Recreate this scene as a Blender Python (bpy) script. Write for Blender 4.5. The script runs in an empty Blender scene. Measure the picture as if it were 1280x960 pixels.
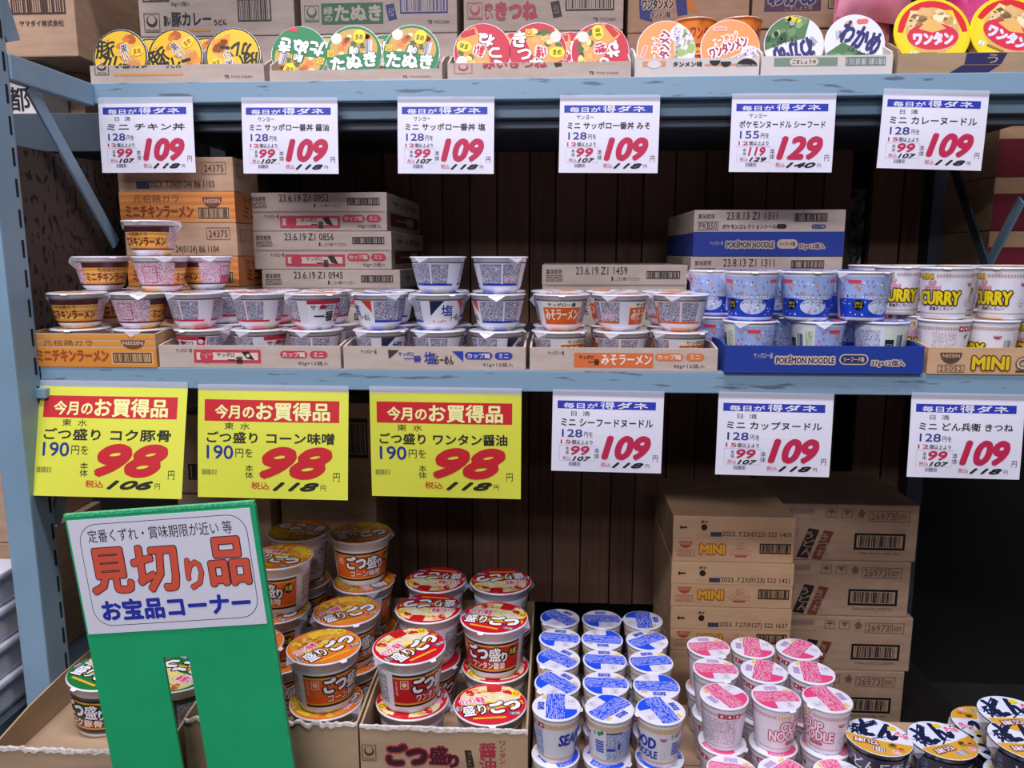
import bpy, bmesh, math, random
from mathutils import Vector, Matrix
random.seed(7)
SC = bpy.context.scene
COL = SC.collection

# ------------------------------------------------------------------ camera
F, YAW, PIT = 967.0, math.radians(3.1), math.atan(164/967)
CAM = Vector((0, -1.484, 1.5))
fw = Vector((-math.sin(YAW)*math.cos(PIT), math.cos(YAW)*math.cos(PIT), -math.sin(PIT)))
rt = Vector((math.cos(YAW), math.sin(YAW), 0))
up = rt.cross(fw)
cd = bpy.data.cameras.new('camera'); cam = bpy.data.objects.new('camera', cd); COL.objects.link(cam)
cam.matrix_world = Matrix(((rt.x, up.x, -fw.x, CAM.x), (rt.y, up.y, -fw.y, CAM.y), (rt.z, up.z, -fw.z, CAM.z), (0, 0, 0, 1)))
cd.sensor_width = 36; cd.lens = 36*F/1280; cd.clip_start = .02; cd.clip_end = 50
SC.camera = cam

def at(px, py, X=None, Y=None, Z=None):
    """a point of the photograph turned into a point in the room, on a plane of known X, Y or Z"""
    d = fw + rt*((px-640)/F) + up*((480-py)/F)
    if Y is not None: t = (Y-CAM.y)/d.y
    elif Z is not None: t = (Z-CAM.z)/d.z
    else: t = (X-CAM.x)/d.x
    return CAM + d*t

# ------------------------------------------------------------------ light
w = bpy.data.worlds.new('world'); SC.world = w; w.use_nodes = True
w.node_tree.nodes['Background'].inputs[0].default_value = (.80, .80, 1.0, 1)
w.node_tree.nodes['Background'].inputs[1].default_value = .02
SC.view_settings.view_transform = 'Standard'; SC.view_settings.look = 'None'
SC.view_settings.gamma = 1; SC.view_settings.use_curve_mapping = False
SC.view_settings.exposure = -0.12

def area(name, loc, target, sx, sy, power, color=(.92, .90, 1.0)):
    l = bpy.data.lights.new(name, 'AREA'); l.shape = 'RECTANGLE'; l.size = sx; l.size_y = sy
    l.energy = power; l.color = color
    o = bpy.data.objects.new(name, l); COL.objects.link(o); o.location = loc
    o.rotation_euler = (Vector(target)-Vector(loc)).to_track_quat('-Z', 'Y').to_euler()
    return o
area('aisle_strip_light', (-.3, -.98, 5.3), (-.2, -.5, 0), 3.4, .2, 215)
area('front_strip_light', (-1.3, -4.5, 5.1), (-.1, 0, 1.1), 4.2, .3, 250)
area('far_strip_light', (-.8, -7.6, 4.5), (0, 0, 1.3), 5.0, .3, 105)

# ------------------------------------------------------------------ materials
def lin(h):
    h = h.lstrip('#'); out = []
    for i in (0, 2, 4):
        c = int(h[i:i+2], 16)/255
        out.append(c/12.92 if c <= .04045 else ((c+.055)/1.055)**2.4)
    return (*out, 1)
MATS = {}
def newmat(n):
    m = bpy.data.materials.new(n); m.use_nodes = True
    return m, m.node_tree.nodes, m.node_tree.links, m.node_tree.nodes['Principled BSDF']
def ink(h, gloss=0):
    k = ('ink', h, gloss)
    if k not in MATS:
        m, N, L, b = newmat('ink_'+h.strip('#'))
        b.inputs['Base Color'].default_value = lin(h); b.inputs['Roughness'].default_value = .55 if not gloss else .35
        if gloss:
            b.inputs['Coat Weight'].default_value = .28; b.inputs['Coat Roughness'].default_value = .1
            wrinkle(N, L, b, 40, .0006)
        MATS[k] = m
    return MATS[k]
def wrinkle(N, L, b, s=55, d=.0012):
    tc = N.new('ShaderNodeTexCoord'); no = N.new('ShaderNodeTexNoise'); bu = N.new('ShaderNodeBump')
    no.inputs['Scale'].default_value = s; no.inputs['Detail'].default_value = 2
    bu.inputs['Strength'].default_value = .6; bu.inputs['Distance'].default_value = d
    L.new(tc.outputs['Object'], no.inputs['Vector']); L.new(no.outputs['Fac'], bu.inputs['Height'])
    L.new(bu.outputs['Normal'], b.inputs['Coat Normal'])
def noisy(key, c1, c2, scale=8, rough=.7, metal=0, stretch=(1, 1, 1), bump=0, detail=4, lo=.35, hi=.65, coat=0):
    if key in MATS: return MATS[key]
    m, N, L, b = newmat(key)
    tc = N.new('ShaderNodeTexCoord'); mp = N.new('ShaderNodeMapping'); no = N.new('ShaderNodeTexNoise'); cr = N.new('ShaderNodeValToRGB')
    mp.inputs['Scale'].default_value = stretch; no.inputs['Scale'].default_value = scale; no.inputs['Detail'].default_value = detail
    cr.color_ramp.elements[0].position = lo; cr.color_ramp.elements[0].color = lin(c1)
    cr.color_ramp.elements[1].position = hi; cr.color_ramp.elements[1].color = lin(c2)
    L.new(tc.outputs['Object'], mp.inputs[0]); L.new(mp.outputs[0], no.inputs['Vector'])
    L.new(no.outputs['Fac'], cr.inputs[0]); L.new(cr.outputs[0], b.inputs['Base Color'])
    b.inputs['Roughness'].default_value = rough; b.inputs['Metallic'].default_value = metal
    if coat:
        b.inputs['Coat Weight'].default_value = coat; b.inputs['Coat Roughness'].default_value = .1; wrinkle(N, L, b)
    if bump:
        bu = N.new('ShaderNodeBump'); bu.inputs['Strength'].default_value = .5; bu.inputs['Distance'].default_value = bump
        L.new(no.outputs['Fac'], bu.inputs['Height']); L.new(bu.outputs[0], b.inputs['Normal'])
    MATS[key] = m
    return m
def fine(h, bg, cw=1.0, rh=1.7, dens=.42, gloss=1, fill=.72, upright=False):
    """rows of unreadably small print: a cell grid in millimetres on the UV map"""
    k = ('fine', h, bg, cw, rh, dens, fill, upright)
    if k in MATS: return MATS[k]
    m, N, L, b = newmat('small_print_'+h.strip('#'))
    uv = N.new('ShaderNodeUVMap'); uv.uv_map = 'mm'
    mp = N.new('ShaderNodeMapping'); mp.inputs['Scale'].default_value = (1/cw, 1/rh, 1)
    fl = N.new('ShaderNodeVectorMath'); fl.operation = 'FLOOR'
    wn = N.new('ShaderNodeTexWhiteNoise'); wn.noise_dimensions = '2D'
    lt = N.new('ShaderNodeMath'); lt.operation = 'LESS_THAN'; lt.inputs[1].default_value = 1-dens
    fr = N.new('ShaderNodeVectorMath'); fr.operation = 'FRACTION'
    sp = N.new('ShaderNodeSeparateXYZ'); l2 = N.new('ShaderNodeMath'); l2.operation = 'LESS_THAN'; l2.inputs[1].default_value = fill
    mu = N.new('ShaderNodeMath'); mu.operation = 'MULTIPLY'
    inv = N.new('ShaderNodeMath'); inv.operation = 'SUBTRACT'; inv.inputs[0].default_value = 1
    mx = N.new('ShaderNodeMix'); mx.data_type = 'RGBA'
    mx.inputs[6].default_value = lin(bg); mx.inputs[7].default_value = lin(h)
    L.new(uv.outputs[0], mp.inputs[0]); L.new(mp.outputs[0], fl.inputs[0]); L.new(mp.outputs[0], fr.inputs[0])
    L.new(fl.outputs[0], wn.inputs['Vector']); L.new(wn.outputs['Value'], lt.inputs[0]); L.new(lt.outputs[0], inv.inputs[1])
    L.new(fr.outputs[0], sp.inputs[0]); L.new(sp.outputs[0 if upright else 1], l2.inputs[0])
    L.new(inv.outputs[0], mu.inputs[0]); L.new(l2.outputs[0], mu.inputs[1])
    L.new(mu.outputs[0], mx.inputs[0]); L.new(mx.outputs[2], b.inputs['Base Color'])
    b.inputs['Roughness'].default_value = .4
    if gloss: b.inputs['Coat Weight'].default_value = .5; b.inputs['Coat Roughness'].default_value = .12; wrinkle(N, L, b)
    MATS[k] = m
    return m
def film():
    if 'film' not in MATS:
        m, N, L, b = newmat('clear_film'); N.remove(b)
        o = N['Material Output']; t = N.new('ShaderNodeBsdfTransparent'); g = N.new('ShaderNodeBsdfPrincipled'); mx = N.new('ShaderNodeMixShader')
        g.inputs['Base Color'].default_value = (.85, .84, .95, 1); g.inputs['Roughness'].default_value = .1
        mx.inputs[0].default_value = .35
        L.new(t.outputs[0], mx.inputs[1]); L.new(g.outputs[0], mx.inputs[2]); L.new(mx.outputs[0], o.inputs[0])
        MATS['film'] = m
    return MATS['film']
CARD = lambda: noisy('kraft_board', '#b18f74', '#bd9c82', 14, .85, stretch=(1, 1, 4))
CARD_P = lambda: noisy('pale_board', '#bcaa9e', '#c8b7ab', 14, .85, stretch=(1, 1, 4))
CARD_T = lambda: noisy('tan_board', '#c9a078', '#d2ab84', 14, .85, stretch=(1, 1, 4))
CARD_G = lambda: noisy('brown_board', '#a58a6c', '#b39778', 6, .85, stretch=(1, 1, 4))
TORN = lambda: noisy('torn_board', '#b8aca4', '#e0d8d2', 160, .95)
PAINT = lambda: noisy('blue_paint', '#7f9db2', '#88a6bb', 5, .42, bump=.0002)
PAINT_W = lambda: noisy('worn_blue_paint', '#626f7a', '#84a2b7', 30, .42, stretch=(.35, 1, 2.5), detail=9, lo=.35, hi=.41)
STEEL = lambda: noisy('dark_paint', '#3c4650', '#46525c', 5, .5)
PLASTIC = lambda: noisy('white_cup', '#e4e2ea', '#ebe9f0', 5, .35, coat=.6)
PLASTIC_K = lambda: noisy('dark_cup', '#24242c', '#2c2c36', 5, .3, coat=.6)
PLASTIC_Y = lambda: noisy('yellow_bowl', '#ecd01c', '#f2d824', 5, .3, coat=.6)

# ------------------------------------------------------------------ mesh helpers
def mk(name, V, Fc, mats, mi=None, smooth=False, uv=None):
    me = bpy.data.meshes.new(name); me.from_pydata([tuple(v) for v in V], [], Fc)
    for m in (mats if isinstance(mats, (list, tuple)) else [mats]): me.materials.append(m)
    if mi: me.polygons.foreach_set('material_index', mi)
    if smooth: me.polygons.foreach_set('use_smooth', [True]*len(Fc))
    if uv is not None:
        u = me.uv_layers.new(name='mm')
        for l in me.loops: u.data[l.index].uv = uv[l.vertex_index]
    me.update()
    return me
def link(name, me, parent=None, label=None):
    o = bpy.data.objects.new(name, me); COL.objects.link(o)
    if parent: o.parent = parent
    if label: o['label'] = label
    return o
def tag(o, label, cat, group=None):
    o['label'] = label; o['category'] = cat
    if group: o['group'] = group
    return o
def root(name, loc, label, cat, group=None, rot=None):
    o = bpy.data.objects.new(name, None); COL.objects.link(o); o.empty_display_size = .02
    o.location = loc
    if rot is not None: o.rotation_euler = rot
    return tag(o, label, cat, group)
def box(x0, x1, y0, y1, z0, z1):
    V = [(x, y, z) for z in (z0, z1) for y in (y0, y1) for x in (x0, x1)]
    return V, [(0, 2, 3, 1), (4, 5, 7, 6), (0, 1, 5, 4), (2, 6, 7, 3), (0, 4, 6, 2), (1, 3, 7, 5)]
def bbox_mesh(name, b, mat, bev=0):
    V, Fc = box(*b)
    if not bev: return mk(name, V, Fc, mat)
    bm = bmesh.new(); vs = [bm.verts.new(v) for v in V]
    for f in Fc: bm.faces.new([vs[i] for i in f])
    bmesh.ops.bevel(bm, geom=list(bm.edges), offset=bev, segments=2, affect='EDGES', profile=.6)
    me = bpy.data.meshes.new(name); bm.to_mesh(me); bm.free(); me.materials.append(mat)
    return me
def prism_x(name, pts, x0, x1, mat):          # polygon in (y,z), extruded along x
    n = len(pts); V = [(x0, y, z) for y, z in pts]+[(x1, y, z) for y, z in pts]
    Fc = [tuple(range(n)), tuple(range(2*n-1, n-1, -1))]+[(i, i+n, (i+1) % n+n, (i+1) % n) for i in range(n)]
    return mk(name, V, Fc, mat)
def prism_y(name, pts, y0, y1, mat):          # polygon in (x,z), extruded along y
    n = len(pts); V = [(x, y0, z) for x, z in pts]+[(x, y1, z) for x, z in pts]
    Fc = [tuple(range(n)), tuple(range(2*n-1, n-1, -1))]+[(i, i+n, (i+1) % n+n, (i+1) % n) for i in range(n)]
    return mk(name, V, Fc, mat)
def bar(name, a, b, wd, th, mat, parent, side=Vector((1, 0, 0)), label=None):   # a flat bar from a to b
    a = Vector(a); b = Vector(b); d = (b-a).normalized(); n = side.normalized(); s = d.cross(n).normalized()
    V = []
    for p in (a, b):
        for i, j in ((-1, -1), (1, -1), (1, 1), (-1, 1)): V.append(p+s*(i*wd/2)+n*(j*th/2))
    Fc = [(0, 1, 2, 3), (7, 6, 5, 4)]+[(i, i+4, (i+1) % 4+4, (i+1) % 4) for i in range(4)]
    return link(name, mk(name, V, Fc, mat), parent, label)
def lathe(name, prof, mat, seg=48, mats=None):
    V, Fc = [], []
    for r, z in prof:
        for i in range(seg):
            a = 2*math.pi*i/seg; V.append((r*math.sin(a), -r*math.cos(a), z))
    n = len(prof)
    for j in range(n-1):
        for i in range(seg):
            k = (i+1) % seg; Fc.append((j*seg+i, j*seg+k, (j+1)*seg+k, (j+1)*seg+i))
    Fc.append(tuple(range(seg-1, -1, -1))); Fc.append(tuple(range((n-1)*seg, n*seg)))
    me = mk(name, V, Fc, mat, smooth=True)
    return me

# ------------------------------------------------------------------ flat print
_tc = bpy.data.curves.new('lettering', 'FONT'); _tc.resolution_u = 2; _tc.fill_mode = 'FRONT'
_to = bpy.data.objects.new('lettering', _tc); COL.objects.link(_to)
TCACHE = {}
def glyphs(s, off=0):
    k = (s, off)
    if k not in TCACHE:
        _tc.body = s; _tc.resolution_u = 5 if len(s) <= 4 and s.isascii() else 2; _tc.size = 1; _tc.align_x = 'CENTER'; _tc.space_line = .95
        bpy.context.view_layer.update()
        dg = bpy.context.evaluated_depsgraph_get(); e = _to.evaluated_get(dg); me = e.to_mesh()
        V = [(v.co.x, v.co.y) for v in me.vertices]; Fc = [tuple(p.vertices) for p in me.polygons]
        e.to_mesh_clear(); TCACHE[k] = (V, Fc)
    return TCACHE[k]
class Print:
    """a flat design in its own units, x to the right and y downwards"""
    def __init__(s, W, H, gloss=0): s.W, s.H, s.g = W, H, gloss; s.v = []; s.f = []; s.mi = []; s.m = []
    def _m(s, c):
        m = ink(c, s.g) if isinstance(c, str) else c
        if m not in s.m: s.m.append(m)
        return s.m.index(m)
    def G(s, pts, c, l=1):
        n = len(s.v); s.v += [(x, y, l) for x, y in pts]; s.f.append(tuple(range(n, n+len(pts)))); s.mi.append(s._m(c)); return s
    def R(s, x0, y0, x1, y1, c, l=1): return s.G([(x0, y0), (x0, y1), (x1, y1), (x1, y0)], c, l)
    def E(s, x, y, rx, ry, c, l=1, n=24, a0=0, a1=360):
        return s.G([(x+rx*math.cos(math.radians(a0+(a1-a0)*i/(n if a1-a0 == 360 else n-1))), y-ry*math.sin(math.radians(a0+(a1-a0)*i/(n if a1-a0 == 360 else n-1)))) for i in range(n)], c, l)
    def RR(s, x0, y0, x1, y1, c, l=1, r=None):
        r = r if r is not None else (y1-y0)/2; P = []
        for cx, cy, a in ((x1-r, y0+r, 90), (x0+r, y0+r, 180), (x0+r, y1-r, 270), (x1-r, y1-r, 0)):
            q = [(cx+r*math.cos(math.radians(a-90+90*0+k*18 if False else a+(-90 if False else 0)+k*18-0)), cy-r*math.sin(math.radians(a+k*18))) for k in range(6)]
            P += q
        # order: corners start at top right going counter-clockwise
        P = []
        for cx, cy, a in ((x1-r, y0+r, 0), (x0+r, y0+r, 90), (x0+r, y1-r, 180), (x1-r, y1-r, 270)):
            P += [(cx+r*math.cos(math.radians(a+k*18)), cy-r*math.sin(math.radians(a+k*18))) for k in range(6)]
        return s.G(P, c, l)
    def O(s, x0, y0, x1, y1, c, t=.5, l=2):
        s.R(x0, y0, x1, y0+t, c, l); s.R(x0, y1-t, x1, y1, c, l); s.R(x0, y0+t, x0+t, y1-t, c, l); return s.R(x1-t, y0+t, x1, y1-t, c, l)
    def T(s, st, x0, y0, x1, y1, c, b=.012, sh=0, l=3, o=None, ow=.05, rot=0):
        """lettering fitted to a box; b = boldness and ow = outline as fractions of the line height"""
        V, Fc = glyphs(st)
        if not V: return s
        nl = st.count('\n')+1; lh = (y1-y0)/nl
        if nl > 1 and max(len(q) for q in st.split('\n')) == 1: lh = min(lh, x1-x0)
        xs = [p[0]+sh*p[1] for p in V]; ys = [p[1] for p in V]
        a, bb, cc, d = min(xs), max(xs), min(ys), max(ys)
        cx, cy = (x0+x1)/2, (y0+y1)/2; ca, sa = math.cos(math.radians(rot)), math.sin(math.radians(rot))
        bold = b*.8*lh if b > .016 else 0
        def lay(rad, ring, col, lv):
            k = s._m(col)
            offs = [(0, 0)] if rad <= 0 else [(rad*math.cos(2*math.pi*i/ring+.4), rad*math.sin(2*math.pi*i/ring+.4)) for i in range(ring)]
            for kk, (ox, oy) in enumerate(offs):
                n = len(s.v)
                for x, y in zip(xs, ys):
                    X = x0+bold+(x-a)/(bb-a+1e-9)*(x1-x0-2*bold)-cx+ox; Y = y1-bold-(y-cc)/(d-cc+1e-9)*(y1-y0-2*bold)-cy+oy
                    s.v.append((cx+X*ca+Y*sa, cy-X*sa+Y*ca, lv+.035*kk))
                s.f += [tuple(n+i for i in f) for f in Fc]; s.mi += [k]*len(Fc)
        if o: lay(bold+ow*lh*.9, 10, o, l-1)
        lay(bold, 6 if b > .04 else 4, c, l)
        return s
    def B(s, x0, y0, x1, y1, c, l=3, frame=0, n=22, bg=None):
        if bg: s.R(x0, y0, x1, y1, bg, l-1)
        if frame:
            s.O(x0, y0, x1, y1, c, frame, l); x0 += frame*1.8; x1 -= frame*1.8; y0 += frame*1.3; y1 -= frame*1.3
        rr = random.Random(int(x0*31+y0*7)); wd = (x1-x0)/n
        for i in range(n):
            t = rr.choice((.3, .5, .8)); s.R(x0+i*wd, y0, x0+i*wd+wd*t, y1, c, l)
        return s
    def turn(s, deg):
        s.uvrot = deg
        c_, q = math.cos(math.radians(deg)), math.sin(math.radians(deg)); s.v = [(x*c_+y*q, -x*q+y*c_, l) for x, y, l in s.v]; return s
    def build(s, name, fn, unit, step=None, clip=None):
        V, Fc, mi = s.v, s.f, s.mi
        bm = bmesh.new(); lay = bm.faces.layers.int.new('k'); vs = [bm.verts.new(p) for p in V]
        for f, k in zip(Fc, mi):
            try: q = bm.faces.new([vs[i] for i in f]); q.material_index = k
            except ValueError: pass
        if clip:        # keep what lies inside a circle
            for i in range(32):
                a = 2*math.pi*i/32; nn = Vector((math.cos(a), math.sin(a), 0))
                if not any(v.co.x*nn.x+v.co.y*nn.y > clip for v in bm.verts): continue
                bmesh.ops.bisect_plane(bm, geom=list(bm.verts)+list(bm.edges)+list(bm.faces), plane_co=nn*clip, plane_no=nn, clear_outer=True)
        if step:
            x = min(v.co.x for v in bm.verts); hi = max(v.co.x for v in bm.verts); x = math.floor(x/step)*step+step
            while x < hi:
                bmesh.ops.bisect_plane(bm, geom=list(bm.verts)+list(bm.edges)+list(bm.faces), plane_co=(x, 0, 0), plane_no=(1, 0, 0)); x += step
        ua = math.radians(getattr(s, 'uvrot', 0)); uc, us = math.cos(ua)*unit*1000, math.sin(ua)*unit*1000
        uv = [(v.co.x*uc-v.co.y*us, -v.co.x*us-v.co.y*uc) for v in bm.verts]
        bm.verts.index_update()
        P = [Vector(fn(v.co.x, v.co.y, v.co.z)) for v in bm.verts]
        for v, p in zip(bm.verts, P): v.co = p
        me = bpy.data.meshes.new(name); bm.to_mesh(me); bm.free()
        for m in s.m: me.materials.append(m)
        u = me.uv_layers.new(name='mm')
        for l in me.loops: u.data[l.index].uv = uv[l.vertex_index]
        return me
LS = .00018        # height of one printed layer
def on_front(W, H, x0, x1, y, z0, z1):          # a design on a wall facing the aisle
    return lambda x, yy, l: (x0+(x1-x0)*x/W, y-LS*l, z1-(z1-z0)*yy/H)
def on_right(W, H, X, y0, y1, z0, z1):          # a design on a side that faces right
    return lambda x, yy, l: (X+LS*l, y0+(y1-y0)*x/W, z1-(z1-z0)*yy/H)
def on_cone(W, H, r1, r0, z1, z0):
    def f(x, y, l):
        t = y/H; r = r1+(r0-r1)*t+.0004+LS*l; a = 2*math.pi*x/W
        return (r*math.sin(a), -r*math.cos(a), z1+(z0-z1)*t)
    return f
def on_disc(R, z): return lambda x, y, l: (x*R, -y*R, z+LS*l)

# ------------------------------------------------------------------ cups and bowls
KIND = {}
def define(kind, prof, h, label=None, lab=None, lid=None, rim=None, body=None, flap=True, lidmat=None, tab=True, lidr=.93, extra=None):
    """prof = body profile, lab = (r top, r bottom, z top, z bottom) of the printed sleeve"""
    body = body or PLASTIC(); R = rim
    parts = []
    parts.append(('body', lathe('cup_body', prof, body)))
    if label:
        r1, r0, z1, z0 = lab
        parts.append(('sleeve_print', label.build('sleeve_print', on_cone(label.W, label.H, r1, r0, z1, z0), 2*math.pi*r1/label.W, step=label.W/56)))
    # lid: a foil disc with crimped edge and a pull tab
    V = [(0, 0, h+.0006)]; Fc = []; n = 48
    for r, z in ((R*.90, h+.0006), (R*.985, h+.0002), (R, h-.0012)):
        for i in range(n):
            a = 2*math.pi*i/n; V.append((r*math.sin(a), -r*math.cos(a), z))
    for i in range(n):
        k = (i+1) % n; Fc.append((0, 1+i, 1+k))
        for j in (0, 1): Fc.append((1+j*n+i, 1+(j+1)*n+i, 1+(j+1)*n+k, 1+j*n+k))
    if tab:
        b = len(V); V += [(-.009, -R*.97, h-.0003), (.009, -R*.97, h-.0003), (.005, -R*1.08, h-.003), (-.005, -R*1.08, h-.003)]; Fc.append((b, b+3, b+2, b+1))
    parts.append(('lid', mk('cup_lid', V, Fc, lidmat or PLASTIC(), smooth=False)))
    if lid: parts.append(('lid_print', lid.build('lid_print', on_disc(R*lidr, h+.0007), R*lidr, clip=1.0)))
    if flap:
        for q in (-1, 1):
            V = [(q*R*.985, -.016, h-.002), (q*R*.985, .018, h-.002), (q*(R+.0075), .002, h-.012), (q*(R*.93), 0, h-.026)]
            parts.append(('wrap_corner', mk('wrap_corner', V, [(0, 1, 2), (0, 2, 3), (1, 3, 2)], film())))
    if extra: parts += extra
    KIND[kind] = (parts, h, R)
def put(kind, name, loc, label, cat, group=None, rz=0, M=None, tilt=None):
    parts, h, R = KIND[kind]
    o = root(name, loc, label, cat, group)
    if M is not None: o.matrix_world = M
    elif tilt: o.rotation_euler = (tilt[0], tilt[1], math.radians(rz))
    else: o.rotation_euler = (0, 0, math.radians(rz))
    done = {}
    for pn, me in parts: done[pn] = link(pn, me, done.get({'sleeve_print': 'body', 'lid_print': 'lid'}.get(pn), o))
    return o

def bowl_prof(R, rb, h):
    return [(rb*.86, 0), (rb*.9, .0005), (rb*.93, .004), (rb*1.0, .0055), (rb*1.09, .010), (R*.93-.002, h-.010), (R*.93, h-.0095), (R*.945, h-.003), (R, h-.0025), (R, h-.0005), (R*.98, h)]
def cup_prof(R, rb, h):
    return [(rb*.93, 0), (rb, .002), (rb*1.005, .006), (R*.955, h-.008), (R*.955, h-.004), (R, h-.0035), (R, h-.0008), (R*.98, h)]

NSN = lambda p, x, y, w, c, l=3, bg='#f2eef4': (p.E(x, y, w/2, w*.42, c, l, 14, 180, 360), p.T('NISSIN', x-w*.42, y+w*.03, x+w*.42, y+w*.17, bg, .02, l=l+1))
def maru(p, x, y, w, c='#c01830', bg='#f0d820', l=4):     # square with the ring emblem
    p.R(x-w/2, y-w/2, x+w/2, y+w/2, bg, l); p.E(x, y, w*.33, w*.33, c, l+1, 16); p.E(x, y-w*.02, w*.22, w*.22, bg, l+2, 14)
    return p
def blobs(p, x0, y0, x1, y1, cols, n, s, l=2, seed=1):
    r = random.Random(seed)
    for i in range(n):
        x, y = r.uniform(x0, x1), r.uniform(y0, y1); a = r.uniform(0, 6); k = r.uniform(.5, 1)*s; q = []
        for j in range(8):
            t = a+j*math.pi/4; rr = k*r.uniform(.65, 1.1); q.append((x+rr*math.cos(t), y+rr*.75*math.sin(t)))
        p.G(q[::-1], r.choice(cols), l+.3*(i % 3))
    return p

# -- small bowls of the middle shelf (sleeve: 100 units round, 14 high)
def bowl_label(stripe, face, small='#3e3a62', panel2='#c05070'):
    p = Print(100, 14, 1); fp = fine(small, '#d0cee0', 1.1, 1.9, .6)
    p.R(-50, 0, 50, 14, '#e6e3ee', 0)
    for a, b in ((14, 29), (31, 41), (-48, -34), (-32, -20)):
        p.R(a, .8, b, 11.6, fp, 1)
        p.O(a-.3, .6, b+.3, 11.8, stripe, .25, 2)
    p.R(-31, 7, -23, 10.5, fine(panel2, '#e6e0ec', 1.1, 1.9, .5), 2.2)
    p.R(13.5, 11.9, 46, 13, stripe, 1); p.R(-49, 11.9, -19.5, 13, stripe, 1)
    face(p)
    return p
def f_shoyu(p):
    p.R(-13, 0, 13, 14, '#eeebf2', 1); p.R(-13, 0, 13, 2.2, '#d02038', 2)
    p.T('サッポロ', -11, 2.6, 5, 5.8, '#201820', .03); p.T('一番', -9, 6.4, 6, 12.6, '#201820', .04)
    p.R(7.5, .5, 12.5, 13.2, '#d83448', 2)
    for i in range(3): p.E(10, 3+4*i, 1.7, 1.5, '#f0d8dc', 3, 8)
    p.E(-3, 3.8, 2, 1.4, '#d02038', 2, 10)
def f_shio(p):
    p.R(-13, 0, 13, 14, '#eeebf2', 1); p.G([(-13, 0), (-13, 9), (-4, 0)], '#202848', 2); p.G([(5, 0), (12, 7), (12, 0)], '#d84038', 2)
    p.T('塩', -6, 2.4, 2.5, 9, '#1c3aa8', .03, l=4, o='#eeebf2', ow=.1); p.T('らーめん', 1, 8, 10, 12, '#201c28', .02)
    p.T('さっぱり', -12, 11.4, -2, 13, '#c02870', .02)
def f_miso(p):
    p.R(-13, .3, 13, 13.6, '#e8641c', 1); p.R(-13, .3, 13, 3.6, '#f4ecdc', 2)
    p.T('サッポロ一番', -9, .8, 9, 3.2, '#241418', .03); p.T('みそラーメン', -11.5, 4.6, 11.5, 11, '#fff6ea', .035)
    p.T('おいしさ ひきたつ', -11.5, 11.6, 11.5, 13.3, '#c02858', .01)
def mini_bowl(kind, lab, lidc, lidt, lc):
    R, rb, h = .0565, .037, .0705
    ld = Print(2, 2, 1); ld.E(0, 0, 1, 1, '#e6e2ee', .5, 32); ld.G([(-.9, .1), (-.5, .8), (.5, .8), (.9, .1)], lidc, 1)
    ld.T(lidt, -.62, -.55, .62, -.05, lc, .03); blobs(ld, -.5, .25, .5, .7, ['#e8c070', '#d8a050', '#f0e0a0', '#88a040'], 10, .16, 2)
    define(kind, bowl_prof(R, rb, h), h, lab, (R*.915, rb*1.10, h-.0125, .0115), ld, R)
mini_bowl('shoyu', bowl_label('#d02840', f_shoyu), '#d84050', 'サッポロ一番', '#201820')
mini_bowl('shio', bowl_label('#2038b0', f_shio, panel2='#c84858'), '#4060c8', 'サッポロ一番', '#1c3aa8')
mini_bowl('miso', bowl_label('#e0682c', f_miso), '#e8702c', 'みそラーメン', '#c04010')
p = Print(100, 14, 1); p.R(-50, 0, 50, 14, '#ecc070', 0); p.R(-50, 0, 50, 3.1, '#4c2024', 1)
for k in range(4): p.R(-19, 3.6+k*2.7, 19, 4.9+k*2.7, '#e8942c', 1)
p.T('元祖鶏ガラ', -9, 3.2, 5, 5.8, '#6a3010', .01, l=4); p.T('ミニチキンラーメン', -17, 6.2, 17, 11.6, '#7c2c0c', .045, l=4)
p.R(19, 0, 50, 14, fine('#a85880', '#e4cfdc', 1.1, 1.9, .5), 2); p.R(-50, 0, -19, 14, fine('#a85880', '#e4cfdc', 1.1, 1.9, .5), 2)
p.O(33, 2, 42, 10, '#c83058', .4, 3); p.R(34, 8, 45, 13, '#c84870', 3); p.O(-40, 2, -30, 12, '#c83058', .4, 3)
p.R(-50, 13, 50, 14, '#5c2428', 3)
mini_bowl('chicken', p, '#eca848', 'チキンラーメン', '#b03018')

# -- taller patterned cup (pale blue above, royal blue below; plain shapes where the figures stood)
p = Print(100, 26, 1); p.R(-50, 0, 50, 26, '#a8bcec', 0); p.R(-50, 14, 50, 26, '#2046c4', 1)
rr = random.Random(4)
for i in range(90):
    x, y = rr.uniform(-30, 30), rr.uniform(1, 13); s_ = rr.uniform(.4, .9)
    p.G([(x-s_, y), (x, y+s_*1.4), (x+s_, y), (x, y-s_*1.4)], rr.choice(['#4060c8', '#e8ecfa', '#d87090', '#e0a040', '#7c98e0', '#283c78']), 2)
for i in range(26):
    x, y = rr.uniform(-30, 30), rr.uniform(15, 25); p.E(x, y, .5, .5, '#d8e0f8', 2, 6)
p.E(0, 19, 9, 5.2, '#d0d8f4', 2, 20); p.T('POKÉMON NOODLE', -11, 11.6, 11, 14.6, '#e8ecfa', .04, l=5, o='#7088c8', ow=.12)
p.T('シーフード味', -8, 15.2, 8, 17.8, '#203070', .03, l=4); blobs(p, -6, 18, 6, 23, ['#8898d8', '#f0f0fa', '#c8a0d0', '#98b8e8'], 14, 1.6, 3, 5)
p.E(-15, 18, 3.6, 3.4, '#101418', 3, 14); p.T('ひみつ\nシール', -17.4, 16, -12.6, 20, '#e8d048', .02, l=4)
p.RR(-22, 2, -14, 4.2, '#e04858', 3); p.RR(10, 2, 16, 4, '#e04858', 3)
p.R(30, 0, 50, 26, '#e4e6f0', 2); p.R(32, 2, 48, 24, fine('#606894', '#d8dcec', 1.1, 2, .4), 3)
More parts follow.
